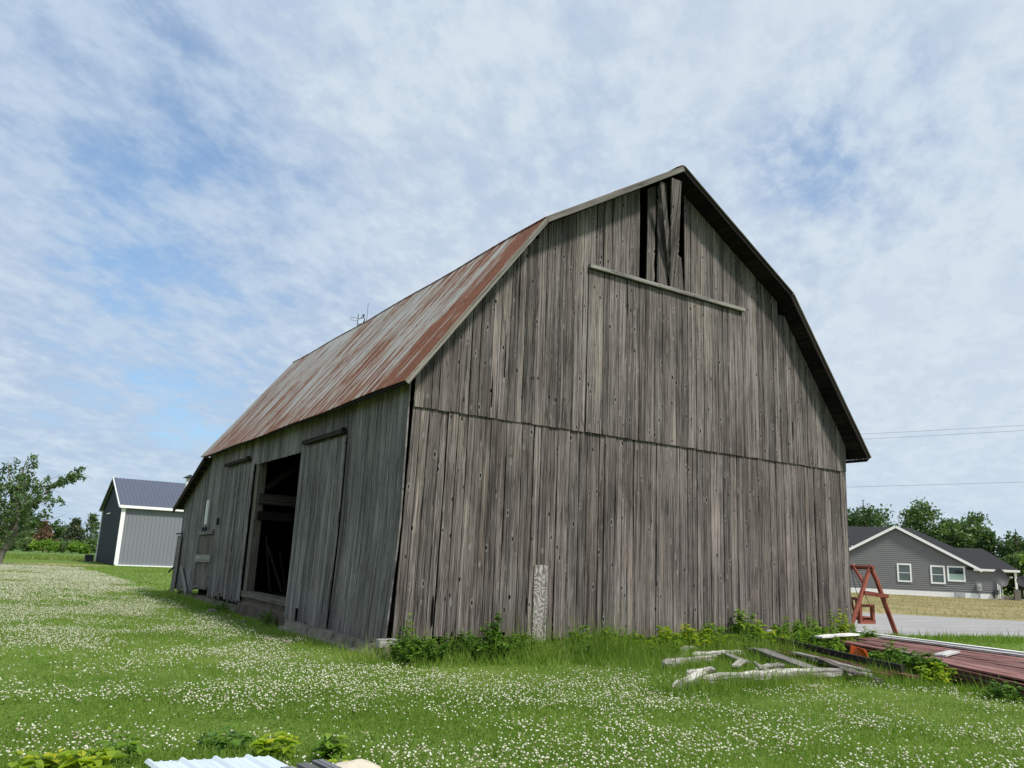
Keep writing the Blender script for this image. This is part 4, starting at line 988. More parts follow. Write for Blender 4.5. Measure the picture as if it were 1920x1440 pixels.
for s_, oo in ((1, AP), (-1, AP+bd)):
    mb = MB(); e_ = oo+bd.normalized()*s_*.62+Vector((0, 0, .04)); f_ = oo+(fL-AP)*.26; mb.bar(f_, e_, .06, .10); mb.obj('brace', M['swing'], sw)
# hanging bench
bc = AP+bd*.34+Vector((.02, 0, -1.45)); bdn = bd.normalized(); sdn = bdn.cross(Z).normalized()
mb = MB()
for k in range(5): mb.bar(bc-bdn*.62+sdn*(-.22+.11*k), bc+bdn*.62+sdn*(-.22+.11*k), .085, .03)
mb.bar(bc-bdn*.62+sdn*.26-Z*.06, bc+bdn*.62+sdn*.26-Z*.06, .05, .11)
mb.obj('seat', M['swing'], sw)
mb = MB()
for k in range(9): p = bc-sdn*.27+bdn*(-.58+.145*k); mb.bar(p, p-sdn*.10+Z*.5, .06, .025, upv=sdn)
mb.bar(bc-sdn*.38-bdn*.62+Z*.52, bc-sdn*.38+bdn*.62+Z*.52, .04, .08); mb.obj('backrest', M['swing'], sw)
for s_ in (-1, 1):
    q = bc+bdn*s_*.62
    mb = MB(); mb.bar(q-sdn*.33+Z*.33, q+sdn*.31+Z*.33, .11, .08); mb.bar(q+sdn*.27-Z*.12, q+sdn*.27+Z*.30, .09, .10, upv=sdn); mb.bar(q-sdn*.27-Z*.12, q-sdn*.27+Z*.34, .09, .10, upv=sdn); mb.bar(q-sdn*.33-Z*.13, q+sdn*.33-Z*.13, .10, .11); mb.obj('armrest', M['swing'], sw)
    mb = MB(); mb.tube([q+sdn*.22+Z*.30, AP+bd*(.5+s_*.22)], .010, 4); mb.tube([q-sdn*.25+Z*.30, AP+bd*(.5+s_*.22)], .010, 4); mb.obj('chain', M['iron'], sw)

# ------------------------------------------------------------------ LUMBER PILE
S0, E0 = Vector((9.75, -1.35, .27)), Vector((5.6, -8.6, .27))
S1, E1 = Vector((11.45, -.75, .27)), Vector((9.4, -9.2, .27))
order = ['nearest the grass edge', 'second from the grass edge', 'third from the grass edge', 'fourth from the grass edge', 'middle of the row', 'fifth from the white boards', 'fourth from the white boards', 'third from the white boards', 'second from the white boards', 'right against the white boards']
nb = 10
for i in range(nb):
    t = (i+.5)/nb; a_ = S0.lerp(S1, t); b_ = E0.lerp(E1, t); wd2 = ((S1-S0).length+(E1-E0).length)/2/nb
    dvec = (b_-a_).normalized(); a_ = a_+dvec*random.uniform(0, .5)
    mb = MB(); mb.bar(a_, b_, wd2*random.uniform(.93, 1.05), .028, seg=10, wob=.010)
    tag(mb.obj('painted_board', M['redboard']), 'faded red painted board in the long flat pile, '+order[i], 'board', 'red boards of the long flat pile')
for i, (da, z_) in enumerate(((.02, .215), (.05, .165), (.0, .11), (.06, .06))):
    mb = MB(); o_ = Vector((da, da, 0)); a_ = Vector((S0.x, S0.y, z_))+o_; b_ = Vector((E0.x, E0.y, z_))+o_; mb.bar(a_+Vector((.03, .02, 0)), b_+Vector((.03, .02, 0)), .28, .040, seg=10, wob=.008)
    tag(mb.obj('board', M['beam'] if i % 2 else M['brownboard']), ['dark board directly under the red pile edge', 'weathered board second below the red pile edge', 'dark board third below the red pile edge', 'bottom board of the red pile lying in the grass'][i], 'board', 'boards under the red pile')
for i in range(5):
    p = S0.lerp(E0, .1+.2*i); q = S1.lerp(E1, .1+.2*i); mb = MB(); mb.bar(Vector((p.x, p.y, .13))+(q-p)*.06, Vector((q.x, q.y, .13)), .12, .24)
    tag(mb.obj('bearer', M['brownboard']), ['timber bearer under the barn end of the red pile', 'second timber bearer under the red pile', 'middle timber bearer under the red pile', 'fourth timber bearer under the red pile', 'timber bearer under the near end of the red pile'][i], 'timber', 'bearers under the red pile')
def plank(a_, b_, wd2, th, m_, label, cat='board', name='board', seg=8, wob=.006, group=None):
    mb = MB(); mb.bar(a_, b_, wd2, th, seg=seg, wob=wob); return tag(mb.obj(name, M[m_]), label, cat, group)
plank((12.0, .05, .33), (10.05, -9.3, .33), .17, .04, 'whiteboard', 'longest white board along the far edge of the red pile', name='white_board')
plank((11.3, -1.2, .325), (9.75, -8.8, .325), .16, .035, 'whiteboard', 'peeling white board beside the longest white one on the red pile', name='white_board')
plank((11.62, -1.0, .285), (9.95, -9.0, .285), .10, .03, 'greyboard', 'grey edge board under the white boards of the red pile')
plank((9.35, -1.0, .33), (11.05, -.72, .35), .26, .035, 'whiteboard', 'short white board across the barn end of the red pile', name='white_board')
plank((8.75, -4.02, .315), (9.75, -3.72, .325), .20, .03, 'whiteboard', 'pale short board lying across the middle of the red pile', name='white_board')
plank((8.45, -3.75, .30), (8.75, -3.1, .30), .14, .025, 'pale', 'splintered pale board end beside the cross board on the red pile')
plank((8.40, -.75, .25), (6.85, -4.50, .20), .06, .11, 'iron', 'long black rail lying among the weeds', 'rail', 'metal_rail')
plank((7.75, -1.0, .11), (6.50, -4.45, .12), .22, .035, 'brownboard', 'dark red brown board lying under the pale battens')
plank((8.05, -1.0, .12), (6.72, -4.75, .12), .22, .035, 'brownboard', 'dark red brown board lying against the black rail')
plank((7.70, -.02, .13), (7.15, -1.65, .15), .22, .045, 'gable', 'bare brown plank nearest the gable wall, left of the rail')
plank((8.05, -.15, .12), (7.45, -1.5, .12), .24, .03, 'gable', 'flat brown plank just right of the one nearest the gable wall')
plank((6.45, -1.95, .23), (5.55, -3.80, .15), .26, .04, 'pale', 'split grey plank propped up in the middle of the scattered wood')
plank((6.55, -1.6, .20), (6.05, -2.7, .18), .12, .05, 'beam', 'short grey batten beside the propped split plank')
plank((7.25, -2.1, .18), (6.27, -4.25, .16), .15, .03, 'pale', 'long pale batten board on top of the brown boards')
plank((7.0, -2.6, .14), (6.12, -4.4, .12), .15, .03, 'pale', 'lower pale board beside the long pale batten')
plank((6.0, -4.65, .07), (6.3, -4.2, .07), .14, .06, 'beam', 'short dark block under the end of the brown boards')
plank((5.9, -1.5, .16), (5.2, -2.75, .14), .15, .03, 'pale', 'short grey board lying between the white logs')
plank((5.35, -2.55, .15), (4.55, -3.1, .14), .13, .03, 'pale', 'narrow grey board pointing at the left end of the longest log')
plank((6.75, -3.0, .20), (5.75, -4.45, .15), .13, .025, 'gable', 'thin brown board crossing beneath the pale battens')
plank((7.3, -.9, .20), (6.3, -2.2, .19), .14, .03, 'gable', 'rough brown board beside the split grey plank')
# bleached logs
def logt(pts, rad, label, jit=.20, m_='logwhite', n=11):
    rad = [r_*.78 for r_ in rad]
    P = [Vector(p)-Vector((0, 0, .035)) for p in pts]; Q = []; Rr = []
    for i in range(len(P)-1):
        for k in range(5):
            t = k/5; Q.append(P[i]+(P[i+1]-P[i])*t+Vector((0, 0, random.uniform(-.008, .008)))); Rr.append((rad[i]*(1-t)+rad[i+1]*t)*random.uniform(.94, 1.06))
    Q.append(P[-1]); Rr.append(rad[-1]); Q.append(P[-1]+(P[-1]-P[-2]).normalized()*.10); Rr.append(rad[-1]*.35)
    Q.insert(0, P[0]-(P[1]-P[0]).normalized()*.07); Rr.insert(0, rad[0]*.45)
    mb = MB(); mb.tube(Q, Rr, n, jit=jit); return tag(mb.obj('log', M[m_]), label, 'log', 'bleached logs lying in the grass')
lg = logt([(2.95, -4.02, .14), (4.1, -4.05, .16), (5.2, -4.03, .15), (6.25, -4.0, .13)], [.115, .12, .11, .10], 'longest bleached white log, lying nearest the camera')
logt([(2.2, -4.18, .10), (2.75, -3.95, .14), (3.2, -3.7, .17)], [.085, .10, .09], 'short hollow ended white log at the left end of the longest log')
logt([(3.2, -3.45, .15), (3.8, -3.3, .16)], [.08, .07], 'short white log stub behind the left end of the longest log')
logt([(4.3, -3.98, .16), (4.28, -3.8, .27)], [.07, .05], 'short branch stub on the longest log', n=8)
logt([(4.55, -3.55, .17), (5.0, -3.4, .19), (5.4, -3.3, .18)], [.07, .07, .06], 'white log piece lying just behind the middle of the longest log', n=8)
logt([(3.72, -2.4, .14), (4.25, -2.28, .15), (4.9, -2.2, .16)], [.10, .09, .08], 'grey white log with a red brown broken end, left of the planks')
logt([(4.9, -1.85, .16), (5.6, -1.7, .17), (6.35, -1.62, .15)], [.10, .10, .08], 'white log in the tall grass behind the others')
logt([(5.45, -.95, .15), (5.95, -.8, .16)], [.10, .08], 'small white log piece nearest the gable wall')
logt([(4.8, -1.6, .10), (5.2, -1.35, .13)], [.07, .05], 'thin grey log stub beside the log in the tall grass')
logt([(6.7, -.7, .15), (7.1, -.5, .16)], [.06, .05], 'small pale stub by the leafy weeds at the wall')
# orange piece
mb = MB(); pr_ = []
for k in range(9):
    an = math.pi*.52*k/8; pr_.append((math.cos(an)*.17, math.sin(an)*.20))
for (xx, zz) in pr_:
    for yy in (-.13, .13): mb.v.append((8.25+yy*.5+xx*.35, -2.72+yy-xx*.62, .10+zz*1.1)); mb.w.append((0, 0, 0))
for k in range(8): mb.f.append((2*k, 2*k+1, 2*k+3, 2*k+2))
b0 = len(mb.v); mb.v += [(8.17, -2.60, .10), (8.36, -2.90, .10), (8.33, -2.86, .28), (8.19, -2.63, .36)]; mb.w += [(0, 0, 0)]*4; mb.f.append((b0, b0+1, b0+2, b0+3))
o = mb.obj('plastic_chute', M['orange']); sol = o.modifiers.new('s', 'SOLIDIFY'); sol.thickness = .012
tag(o, 'broken bright orange plastic piece between the rail and the red pile', 'plastic scrap')

# ------------------------------------------------------------------ FOREGROUND ITEMS
mb = MB(); prof = []; s_ = 0; Wm = .92
while s_ < Wm:
    prof += [(s_, 0), (s_+.018, .022), (s_+.035, .022), (s_+.053, 0), (s_+.10, 0), (s_+.107, .006), (s_+.118, .006), (s_+.125, 0), (s_+.165, 0), (s_+.172, .006), (s_+.183, .006), (s_+.19, 0)]; s_ += .23
mo = Vector((-4.60, -5.80, .075)); mu = Vector((.985, -.172, .0)); mv = Vector((.10, -.99, .01)).normalized()
for s_, h in prof:
    for k in range(2): p = mo+mu*s_+mv*(2.4*k)+Z*(h+.0); mb.v.append(tuple(p)); mb.w.append((0, 0, 0))
for i in range(len(prof)-1): mb.f.append((2*i+1, 2*i+3, 2*i+2, 2*i))
M['panelwhite'] = plain('white_steel_panel', (.60, .67, .72), .35, nscale=3, amt=.08)
o = mb.obj('roofing_sheet', M['panelwhite']); sol = o.modifiers.new('s', 'SOLIDIFY'); sol.thickness = .003
tag(o, 'ribbed white metal panel lying at the bottom edge of the picture', 'roofing sheet')
pal = thing('pallet', (-3.95, -6.4, 0), 'dark grey slatted wooden pallet lying over the white metal panel', 'pallet')
for k in range(8):
    p = Vector((-4.42+.125*k, -6.72+.035*k, .105+.004*k)); 
    mb = MB(); mb.bar(p, p+mv*1.2, .085, .022, seg=2, wob=.002); mb.obj('slat', M['greyboard'], pal)
for k in (0, 1):
    mb = MB(); a_ = Vector((-4.44, -6.85-.6*k, .09)); mb.bar(a_, a_+Vector((1.0, -.0, .03)), .09, .035); mb.obj('bearer', M['greyboard'], pal)
def rock(c, r, label, m_='rock', sq=.55, seed=1):
    mb = MB(); n_, m2 = 20, 12
    for j in range(m2+1):
        for i in range(n_):
            th = math.pi*j/m2; ph = 2*math.pi*i/n_
            d_ = np.array([math.sin(th)*math.cos(ph), math.sin(th)*math.sin(ph), math.cos(th)])
            k_ = 1+.22*(float(vnoise(np.array([d_[0]*1.3+5]), np.array([d_[1]*1.3+d_[2]+5]), 1.3, seed)[0])-.5)*2
            mb.v.append((c[0]+d_[0]*r*k_, c[1]+d_[1]*r*k_*.85, c[2]+d_[2]*r*sq*k_)); mb.w.append((0, 0, 0))
    for j in range(m2):
        for i in range(n_): mb.f.append((j*n_+i, (j+1)*n_+i, (j+1)*n_+(i+1) % n_, j*n_+(i+1) % n_))
    return tag(mb.obj('rock', M[m_], smooth=True), label, 'rock')
rock((-3.34, -6.66, -.02), .27, 'large pale boulder at the bottom edge beside the pallet', sq=.62, seed=3)
rock((-.95, 2.5, .0), .10, 'pale stone in the grass left of the near corner of the barn', m_='concrete', sq=.5, seed=4)
rock((-.75, 2.75, .0), .15, 'flat brown stone behind the pale stone near the barn corner', m_='brick', sq=.25, seed=5)
rock((-.62, 6.8, .0), .11, 'pale rock in the grass in front of the doorway', m_='concrete', sq=.45, seed=6)
rock((-.55, 9.9, .03), .15, 'whitish rubble lump left of the doorway', m_='concrete', sq=.5, seed=8)

# ------------------------------------------------------------------ WEEDS
def weed(loc, rad, h, n, size, leaf, label, stems=9, cat='weed', spike=False, group=None):
    if loc[1] > -5.2 and h < .8: h *= 1.3; rad *= 1.15; n = int(n*1.25)
    if loc[1] > -.6 and loc[0] > 3: h *= 1.15; n = int(n*1.4); size *= 1.12
    t = thing('weed_plant', loc, label, cat, group)
    mb = MB(); P = []; tips = []
    for i in range(stems):
        an = random.uniform(0, 6.28); q = rad*math.sqrt(random.random()); hh = h*random.uniform(.6, 1.05)*(1-.45*(q/rad)**2)
        b_ = Vector(loc)+Vector((math.cos(an)*q*.45, math.sin(an)*q*.45, 0)); e_ = Vector(loc)+Vector((math.cos(an)*q, math.sin(an)*q, hh))
        mb.tube([b_, b_.lerp(e_, .5)+Vector((0, 0, hh*.08)), e_], [.006, .004, .002], 4, cap=False); tips.append((b_, e_))
    mb.obj('stem', M['stem'], t)
    k = n; a_ = np.zeros((k, 3)); V_ = []; 
    for i in range(k):
        b_, e_ = random.choice(tips); u_ = random.uniform(.12, 1.03); p = b_.lerp(e_, u_)+Vector((0, 0, h*.08*math.sin(math.pi*min(1, u_))))
        an = random.uniform(0, 6.28); s_ = size*random.uniform(.55, 1.2)*(1.15-.5*u_)
        d_ = Vector((math.cos(an), math.sin(an), random.uniform(-.35, .5))).normalized(); sd_ = d_.cross(Z).normalized(); up_ = sd_.cross(d_)
        q0 = p; w_ = s_*.36
        fold = up_*s_*.10
        V_ += [q0, q0+d_*s_*.35+sd_*w_+fold, q0+d_*s_*.8+sd_*w_*.65+fold*.6-Z*s_*.06, q0+d_*s_*1.15-Z*s_*.22, q0+d_*s_*.8-sd_*w_*.65+fold*.6-Z*s_*.06, q0+d_*s_*.35-sd_*w_+fold]
    V_ = np.array([tuple(v) for v in V_]); V_[:, 2] = np.maximum(V_[:, 2], .01)
    i0 = np.arange(k)*6; F_ = np.concatenate([np.stack([i0, i0+1, i0+2, i0+3], 1), np.stack([i0, i0+3, i0+4, i0+5], 1)])
    npmesh('foliage', V_, F_, np.repeat(rng.random(k), 6), M[leaf], t); return t
G_ = 'weeds along the foot of the gable wall'
weed((-.05, -.72, 0), .42, .36, 520, .10, 'leafweed', 'dark leafy weed clump hugging the near corner footing', 26, group=G_)
weed((.35, -.6, 0), .40, .40, 480, .10, 'leafweed', 'leafy weed clump just right of the near corner', 24, group=G_)
weed((.12, -.3, 0), .12, .62, 60, .10, 'leafbright', 'upright stalk of weed at the near barn corner', 3, group=G_)
weed((1.05, -.62, 0), .42, .40, 520, .09, 'leafweed', 'spreading weed clump between the corner and the taller bush', 26, group=G_)
weed((1.62, -.55, 0), .44, .56, 760, .11, 'leafweed', 'tallest bushy weed left of the plywood patch', 30, group=G_)
weed((2.15, -.5, 0), .30, .38, 300, .10, 'leafweed', 'weed clump touching the plywood patch on its left', 14, group=G_)
weed((3.75, -.35, 0), .34, .50, 160, .12, 'leafbright', 'loose broad leaved weed against the wall right of the plywood patch', 12, group=G_)
weed((4.5, -.4, 0), .40, .34, 240, .11, 'leafbright', 'low broad leaved weed in the middle of the gable wall', 14, group=G_)
weed((5.6, -.45, 0), .5, .36, 340, .12, 'leafyellow', 'yellow green weed patch, leftmost of the bright ones', 18, group=G_)
weed((6.35, -.5, 0), .5, .40, 380, .13, 'leafyellow', 'yellow green weed patch behind the white log piece', 18, group=G_)
weed((7.05, -.4, 0), .42, .42, 300, .13, 'leafbright', 'bright weed patch left of the tall leafy weed', 16, group=G_)
weed((7.9, -.32, 0), .34, .82, 330, .13, 'leafbright', 'tall leafy weed rising against the gable boards', 14, group=G_)
weed((8.5, -.35, 0), .45, .45, 340, .12, 'leafyellow', 'yellow green weeds right of the tall leafy weed', 18, group=G_)
weed((9.3, -.45, 0), .5, .50, 420, .11, 'leafbright', 'feathery green weeds behind the black rail', 24, group=G_)
weed((10.1, -.42, 0), .45, .5, 380, .11, 'leafbright', 'bright weeds left of the pale leaved sapling', 20, group=G_)
weed((11.0, -.3, 0), .36, .95, 300, .10, 'leafyellow', 'pale leaved sapling against the right end of the gable wall', 14, cat='sapling', group=G_)
weed((11.65, -.45, 0), .3, .45, 160, .10, 'leafbright', 'small weed at the right corner of the gable wall', 10, group=G_)
weed((3.1, -.75, 0), .35, .26, 240, .10, 'leafweed', 'low weed patch just right of the plywood patch, out on the turf', 14, group=G_)
weed((5.1, -1.0, 0), .45, .28, 320, .10, 'leafbright', 'low leafy patch behind the small white log piece', 18, group=G_)
weed((6.9, -.9, 0), .45, .28, 320, .11, 'leafyellow', 'low bright leaf patch at the head of the brown planks', 18, group=G_)
G2 = 'weeds among the scattered lumber'
weed((8.75, -1.9, 0), .40, .36, 360, .11, 'leafbright', 'bright weeds between the rail and the red pile, next to the orange piece', 20, group=G2)
weed((8.15, -3.5, 0), .38, .40, 520, .13, 'leafweed', 'dark leafy weed leaning over the red pile edge', 26, group=G2)
weed((7.65, -4.3, 0), .38, .40, 480, .13, 'leafweed', 'dark leafy weed below the pale cross board', 24, group=G2)
weed((7.25, -4.75, 0), .35, .28, 240, .10, 'leafyellow', 'yellow flowering weed in front of the brown boards', 14, group=G2)
weed((7.0, -1.25, 0), .26, .36, 180, .11, 'leafweed', 'small weed between the brown planks', 12, group=G2)
weed((9.0, -.95, 0), .36, .36, 300, .11, 'leafweed', 'dark weeds under the barn end of the red pile', 16, group=G2)
weed((6.6, -6.2, 0), .4, .30, 240, .09, 'leafweed', 'weeds under the near end of the red pile at the right edge', 16, group=G2)
weed((-.25, 6.0, 0), .25, .35, 120, .09, 'leafweed', 'weeds growing below the barn doorway', 10)
weed((-.35, 9.9, 0), .35, .25, 200, .08, 'leafweed', 'weeds left of the barn doorway', 14)
G3 = 'broad leaved weeds at the bottom edge'
weed((-5.25, -5.75, 0), .24, .22, 70, .15, 'leafyellow', 'yellow green broad leaved weed at the bottom left corner', 9, group=G3)
weed((-4.95, -5.82, 0), .24, .22, 80, .15, 'leafyellow', 'yellow green broad leaved weed second from the bottom left corner', 9, group=G3)
weed((-4.72, -5.48, 0), .20, .28, 70, .11, 'leafbright', 'green weed just left of the white metal panel', 9, group=G3)
weed((-3.92, -5.42, 0), .22, .22, 70, .11, 'leafweed', 'low weed behind the middle of the white metal panel', 9, group=G3)
weed((-3.62, -5.72, 0), .18, .24, 80, .13, 'leafyellow', 'yellow green curled weed behind the right end of the metal panel', 9, group=G3)
weed((-3.28, -6.0, 0), .11, .28, 70, .12, 'leafbright', 'upright pale green rosette weed beside the boulder', 6, group=G3)
weed((-3.32, -6.35, 0), .14, .16, 26, .12, 'leafyellow', 'small yellow green leaves touching the boulder', 6, group=G3)

# ------------------------------------------------------------------ GRASS AND CLOVER
CX, CY = CAM.x, CAM.y
def segdist(x, y, a_, b_):
    ax, ay = a_; bx, by = b_; dx_, dy_ = bx-ax, by-ay
    t = np.clip(((x-ax)*dx_+(y-ay)*dy_)/(dx_*dx_+dy_*dy_), 0, 1); return np.hypot(x-ax-t*dx_, y-ay-t*dy_)
def inside(x, y):                              # where nothing grows
    r_ = (x > -.12) & (x < 12) & (y > -.02) & (y < 18.3)
    # driveway
    near = (y-(1.75+(x-17.4)*(-.27)) > .0) & (x > 13.0); far = (x-29.6)*.75+(y-11.1)*.66 < 0
    r_ |= near & (((x-29.6)*.70+(y-11.1)*.71) < 0) & (x > 13.2)
    r_ |= (((x-29.6)*.70+(y-11.1)*.71) > 0) & (x > 20)
    r_ |= (x > SX-.05) & (y > SY-.1) & (y < SY+SW)
    r_ |= (np.abs(x+4.15) < .45) & (y < -5.95) & (y > -9)
    return r_
def sample(D0, D1, dens, a0=-14, a1=80):
    A = R(a1-a0)/2*(D1**2-D0**2); n = int(A*dens)
    D = np.sqrt(rng.uniform(D0**2, D1**2, n)); th = R(a0)+rng.random(n)*R(a1-a0)
    x = CX+D*np.sin(th); y = CY+D*np.cos(th); k = ~inside(x, y)
    return x[k], y[k], D[k]
def tallness(x, y):
    h = np.full(len(x), .055)
    w1 = segdist(x, y, (0, -.35), (12, -.35)); h += .27*np.clip(1-(w1-.25)/.8, 0, 1)*(.45+1.1*vnoise(x, y, 1.1, 61))
    w1b = segdist(x, y, (2.4, -.9), (12, -1.0)); h += .09*np.clip(1-(w1b-.4)/.8, 0, 1)
    w2 = segdist(x, y, (2.2, -4.25), (6.5, -4.15)); h += .20*np.clip(1-w2/.6, 0, 1)
    w3 = segdist(x, y, (4.2, -2.3), (7.5, -1.6)); h += .16*np.clip(1-w3/1.9, 0, 1)*(.5+vnoise(x, y, 1.4, 62))
    w4 = segdist(x, y, (6.3, -4.8), (8.2, -3.2)); h += .16*np.clip(1-w4/.8, 0, 1)
    w5 = segdist(x, y, (5.2, -9.2), (7.0, -5.6)); h += .12*np.clip(1-w5/.6, 0, 1)
    w6 = segdist(x, y, (-.42, -.3), (-.32, 18)); h += (.05+.11*np.clip((y-8.5)/2, 0, 1))*np.clip(1-w6/.40, 0, 1)
    w7 = segdist(x, y, (13, 1.5), (22, -.4)); h += .12*np.clip(1-w7/1.2, 0, 1)
    w8 = segdist(x, y, (-5.6, -5.6), (-3.2, -5.8)); h += .06*np.clip(1-w8/.5, 0, 1)
    return h
def blades(x, y, D, h, wid, five=False):
    n = len(x); an = rng.random(n)*2*np.pi; le = h*rng.uniform(.1, .75, n); an2 = rng.random(n)*2*np.pi
    b_ = np.stack([x, y, np.full(n, -.01)], 1); w_ = np.stack([np.cos(an), np.sin(an), np.zeros(n)], 1)*(wid/2)[:, None]
    l_ = np.stack([np.cos(an2), np.sin(an2), np.zeros(n)], 1)*le[:, None]; hz_ = np.zeros((n, 3)); hz_[:, 2] = h
    pr = .30*vnoise(x, y, .9, 3)+.35*vnoise(x, y, .22, 8)+.05
    dry = np.clip((vnoise(x, y, .45, 40, 4)-.56)/.12, 0, 1)
    rn = np.clip(pr-.05+.42*rng.random(n)**1.3+.40*dry*rng.random(n), 0, 1)
    if five:
        V_ = np.stack([b_-w_, b_+w_, b_+w_*.8+l_*.3+hz_*.55, b_-w_*.8+l_*.3+hz_*.55, b_+l_+hz_*.98], 1).reshape(-1, 3)
        i0 = np.arange(n)*5; F_ = np.concatenate([np.stack([i0, i0+1, i0+2], 1), np.stack([i0, i0+2, i0+3], 1), np.stack([i0+3, i0+2, i0+4], 1)]); return V_, F_, np.repeat(rn, 5)
    V_ = np.stack([b_-w_, b_+w_, b_+l_+hz_], 1).reshape(-1, 3); return V_, np.arange(n*3).reshape(-1, 3), np.repeat(rn, 3)
VV, FF, RR = [], [], []; off_ = 0
for (D0, D1, dens, wd0, hm, five) in ((5.2, 10.5, 2300, .0075, 1.0, True), (10.5, 18, 950, .011, 1.0, False), (18, 34, 260, .022, 1.05, False), (34, 72, 42, .055, 1.2, False)):
    x, y, D = sample(D0, D1, dens); tl = tallness(x, y); keep = np.ones(len(x), bool)
    h = tl*rng.uniform(.4, 1.0+.9*(rng.random(len(x)) < .12), len(x))*hm*1.15*(.35+1.3*vnoise(x, y, 1.6, 5)); wv_ = wd0*rng.uniform(.6, 1.3, len(x))*(1+.5*(tl > .12))
    V_, F_, r_ = blades(x, y, D, h, wv_, five); VV.append(V_); FF.append(F_+off_); RR.append(r_); off_ += len(V_)
x, y, D = sample(5.2, 13, 900); k = rng.random(len(x)) < .25+.75*vnoise(x, y, 1.2, 21, 3); x, y = x[k], y[k]; n_ = len(x)
z_ = rng.uniform(.02, .07, n_); an = rng.random(n_)*6.28; s_ = rng.uniform(.007, .013, n_); a_ = np.stack([np.cos(an), np.sin(an), rng.uniform(-.4, .4, n_)], 1)*s_[:, None]; b_ = np.stack([-np.sin(an), np.cos(an), rng.uniform(-.4, .4, n_)], 1)*s_[:, None]; c_ = np.stack([x, y, z_], 1)
q = np.arange(n_)*4+off_; VV.append(np.stack([c_-a_, c_+b_, c_+a_, c_-b_], 1).reshape(-1, 3)); FF.append(np.concatenate([np.stack([q, q+1, q+2], 1), np.stack([q, q+2, q+3], 1)])); RR.append(np.repeat(rng.uniform(.05, .5, n_), 4)); off_ += 4*n_
tag(npmesh('grass', np.concatenate(VV), np.concatenate(FF), np.concatenate(RR), M['grass']), 'green lawn grass around the barn, longer at the walls and lumber', 'grass', kind='stuff')
# rough meadow grass beyond the lawn
x = rng.uniform(-45, 24, 26000); y = rng.uniform(73, 97, 26000); k = (x < SX-1.0) | (y > SY+SW+1); x, y = x[k], y[k]
h = rng.uniform(.12, .45, len(x))*(.2+1.5*vnoise(x, y, .22, 2)); V_, F_, r_ = blades(x, y, 0, h, rng.uniform(.05, .11, len(x)))
x2 = rng.uniform(22, 100, 60000); y2 = rng.uniform(-20, 62, 60000); k = (((x2-29.6)*.70+(y2-11.1)*.71) > .2) & (((x2-HO.x)*V.x+(y2-HO.y)*V.y) < -.3); x2, y2 = x2[k], y2[k]
Vb, Fb, rb = blades(x2, y2, 0, rng.uniform(.03, .11, len(x2)), rng.uniform(.04, .08, len(x2)))
M['drygrass'] = leafmat('dry_grass', (.20, .19, .07), (.31, .25, .12), (.42, .34, .19), .3)
tag(npmesh('dry_grass', Vb, Fb, np.clip(rb*1.3, 0, 1), M['drygrass']), 'short dry grass tufts on the lawn before the grey house', 'dry grass', kind='stuff')
tag(npmesh('meadow_grass', V_, F_, r_, M['tallgrass']), 'rough tan and green meadow strip beyond the lawn', 'meadow grass', kind='stuff')

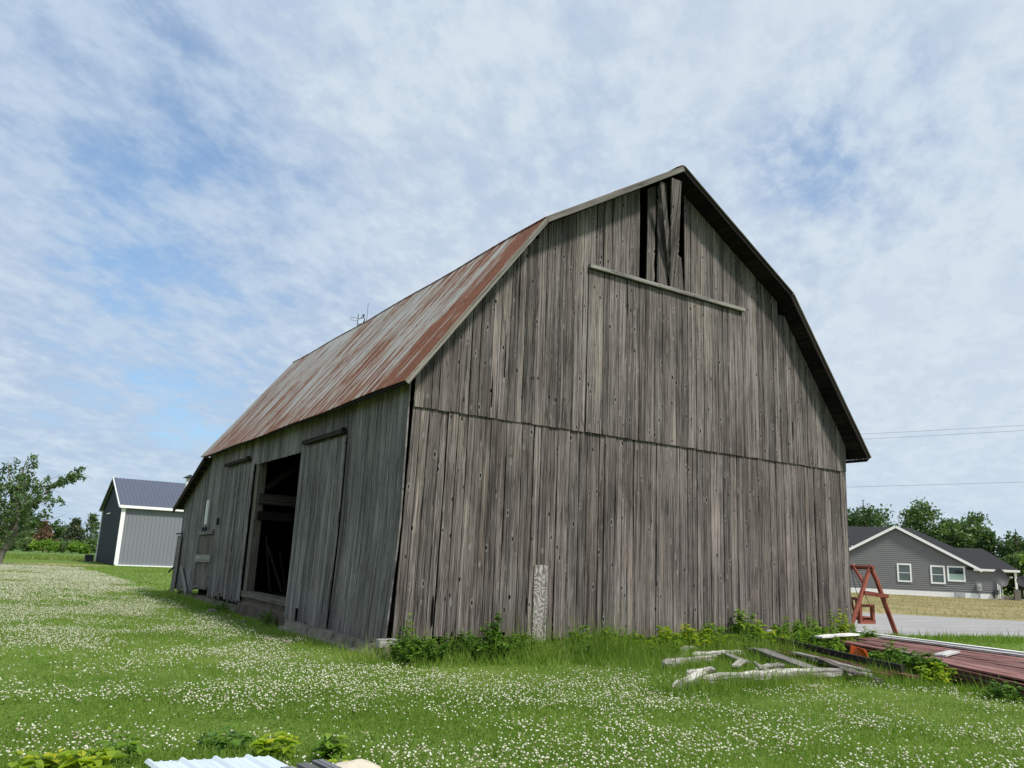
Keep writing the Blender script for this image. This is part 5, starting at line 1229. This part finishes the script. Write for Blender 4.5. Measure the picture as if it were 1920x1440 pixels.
ico_v = []; ph_ = (1+5**.5)/2
for a_, b_ in ((-1, ph_), (1, ph_), (-1, -ph_), (1, -ph_)): ico_v.append((a_, b_, 0))
for a_, b_ in ((-1, ph_), (1, ph_), (-1, -ph_), (1, -ph_)): ico_v.append((0, a_, b_))
for a_, b_ in ((ph_, -1), (ph_, 1), (-ph_, -1), (-ph_, 1)): ico_v.append((a_, 0, b_))
ico_v = np.array(ico_v)/np.linalg.norm(ico_v[0])
ico_f = np.array([(0,11,5),(0,5,1),(0,1,7),(0,7,10),(0,10,11),(1,5,9),(5,11,4),(11,10,2),(10,7,6),(7,1,8),(3,9,4),(3,4,2),(3,2,6),(3,6,8),(3,8,9),(4,9,5),(2,4,11),(6,2,10),(8,6,7),(9,8,1)])
oct_v = np.array([(1,0,0),(0,1,0),(-1,0,0),(0,-1,0),(0,0,1),(0,0,-1)], float); oct_f = np.array([(0,1,4),(1,2,4),(2,3,4),(3,0,4),(1,0,5),(2,1,5),(3,2,5),(0,3,5)])
def heads(x, y, z, r, ico):
    n = len(x); v0, f0 = (ico_v, ico_f) if ico else (oct_v, oct_f); c_ = np.stack([x, y, z], 1)
    j = 1+rng.uniform(-.22, .22, (n, len(v0), 1)); V_ = (c_[:, None, :]+v0[None]*j*r[:, None, None]*np.array([1, 1, .85])).reshape(-1, 3)
    return V_, (f0[None]+(np.arange(n)*len(v0))[:, None, None]).reshape(-1, 3), np.repeat(rng.random(n), len(v0))
def clover_mask(x, y, D):
    m1 = .55*vnoise(x, y, .30, 11, 4)+.45*vnoise(x, y, 1.2, 21, 3)
    m_ = .035+.965*np.clip((m1-.435+.045*(x < -.8))/.15, 0, 1)**1.5
    m_ *= np.clip((.10-tallness(x, y))/.035, 0, 1)
    # the shaded strip by the side wall and the strip before the gable stay nearly free
    nb_ = (vnoise(x, y, .5, 77)-.5)*1.6; sh_ = (x+nb_ > -1.6-.03*np.maximum(y, 0)) & (y > -1.2); m_ = np.where(sh_ & (x < 12.5) & (y < 20), m_*np.clip((-.9-x-nb_)/.9, .04, 1), m_)
    m_ = np.where((x > -.2) & (y > -3.3), m_*np.clip((-y-1.4)/1.9, .06, 1)*.6, m_)
    m_ = np.where((x > 12) & (y < .8), m_*.8, m_)
    m_ *= np.clip((66-D)/6, 0, 1)
    return m_
VV, FF, RR = [], [], []; off_ = 0
for (D0, D1, dens, r0, ico) in ((5.4, 12.5, 300, .0092, True), (12.5, 26, 330, .0108, False), (26, 66, 165, .0150, False)):
    x, y, D = sample(D0, D1, dens); k = rng.random(len(x)) < clover_mask(x, y, D); x, y, D = x[k], y[k], D[k]
    V_, F_, r_ = heads(x, y, rng.uniform(.055, .115, len(x)), r0*rng.uniform(.5, 1.35, len(x)), ico); VV.append(V_); FF.append(F_+off_); RR.append(r_); off_ += len(V_)
tag(npmesh('clover', np.concatenate(VV), np.concatenate(FF), np.concatenate(RR), M['clover']), 'white clover blossoms scattered thickly over the lawn', 'clover', kind='stuff')
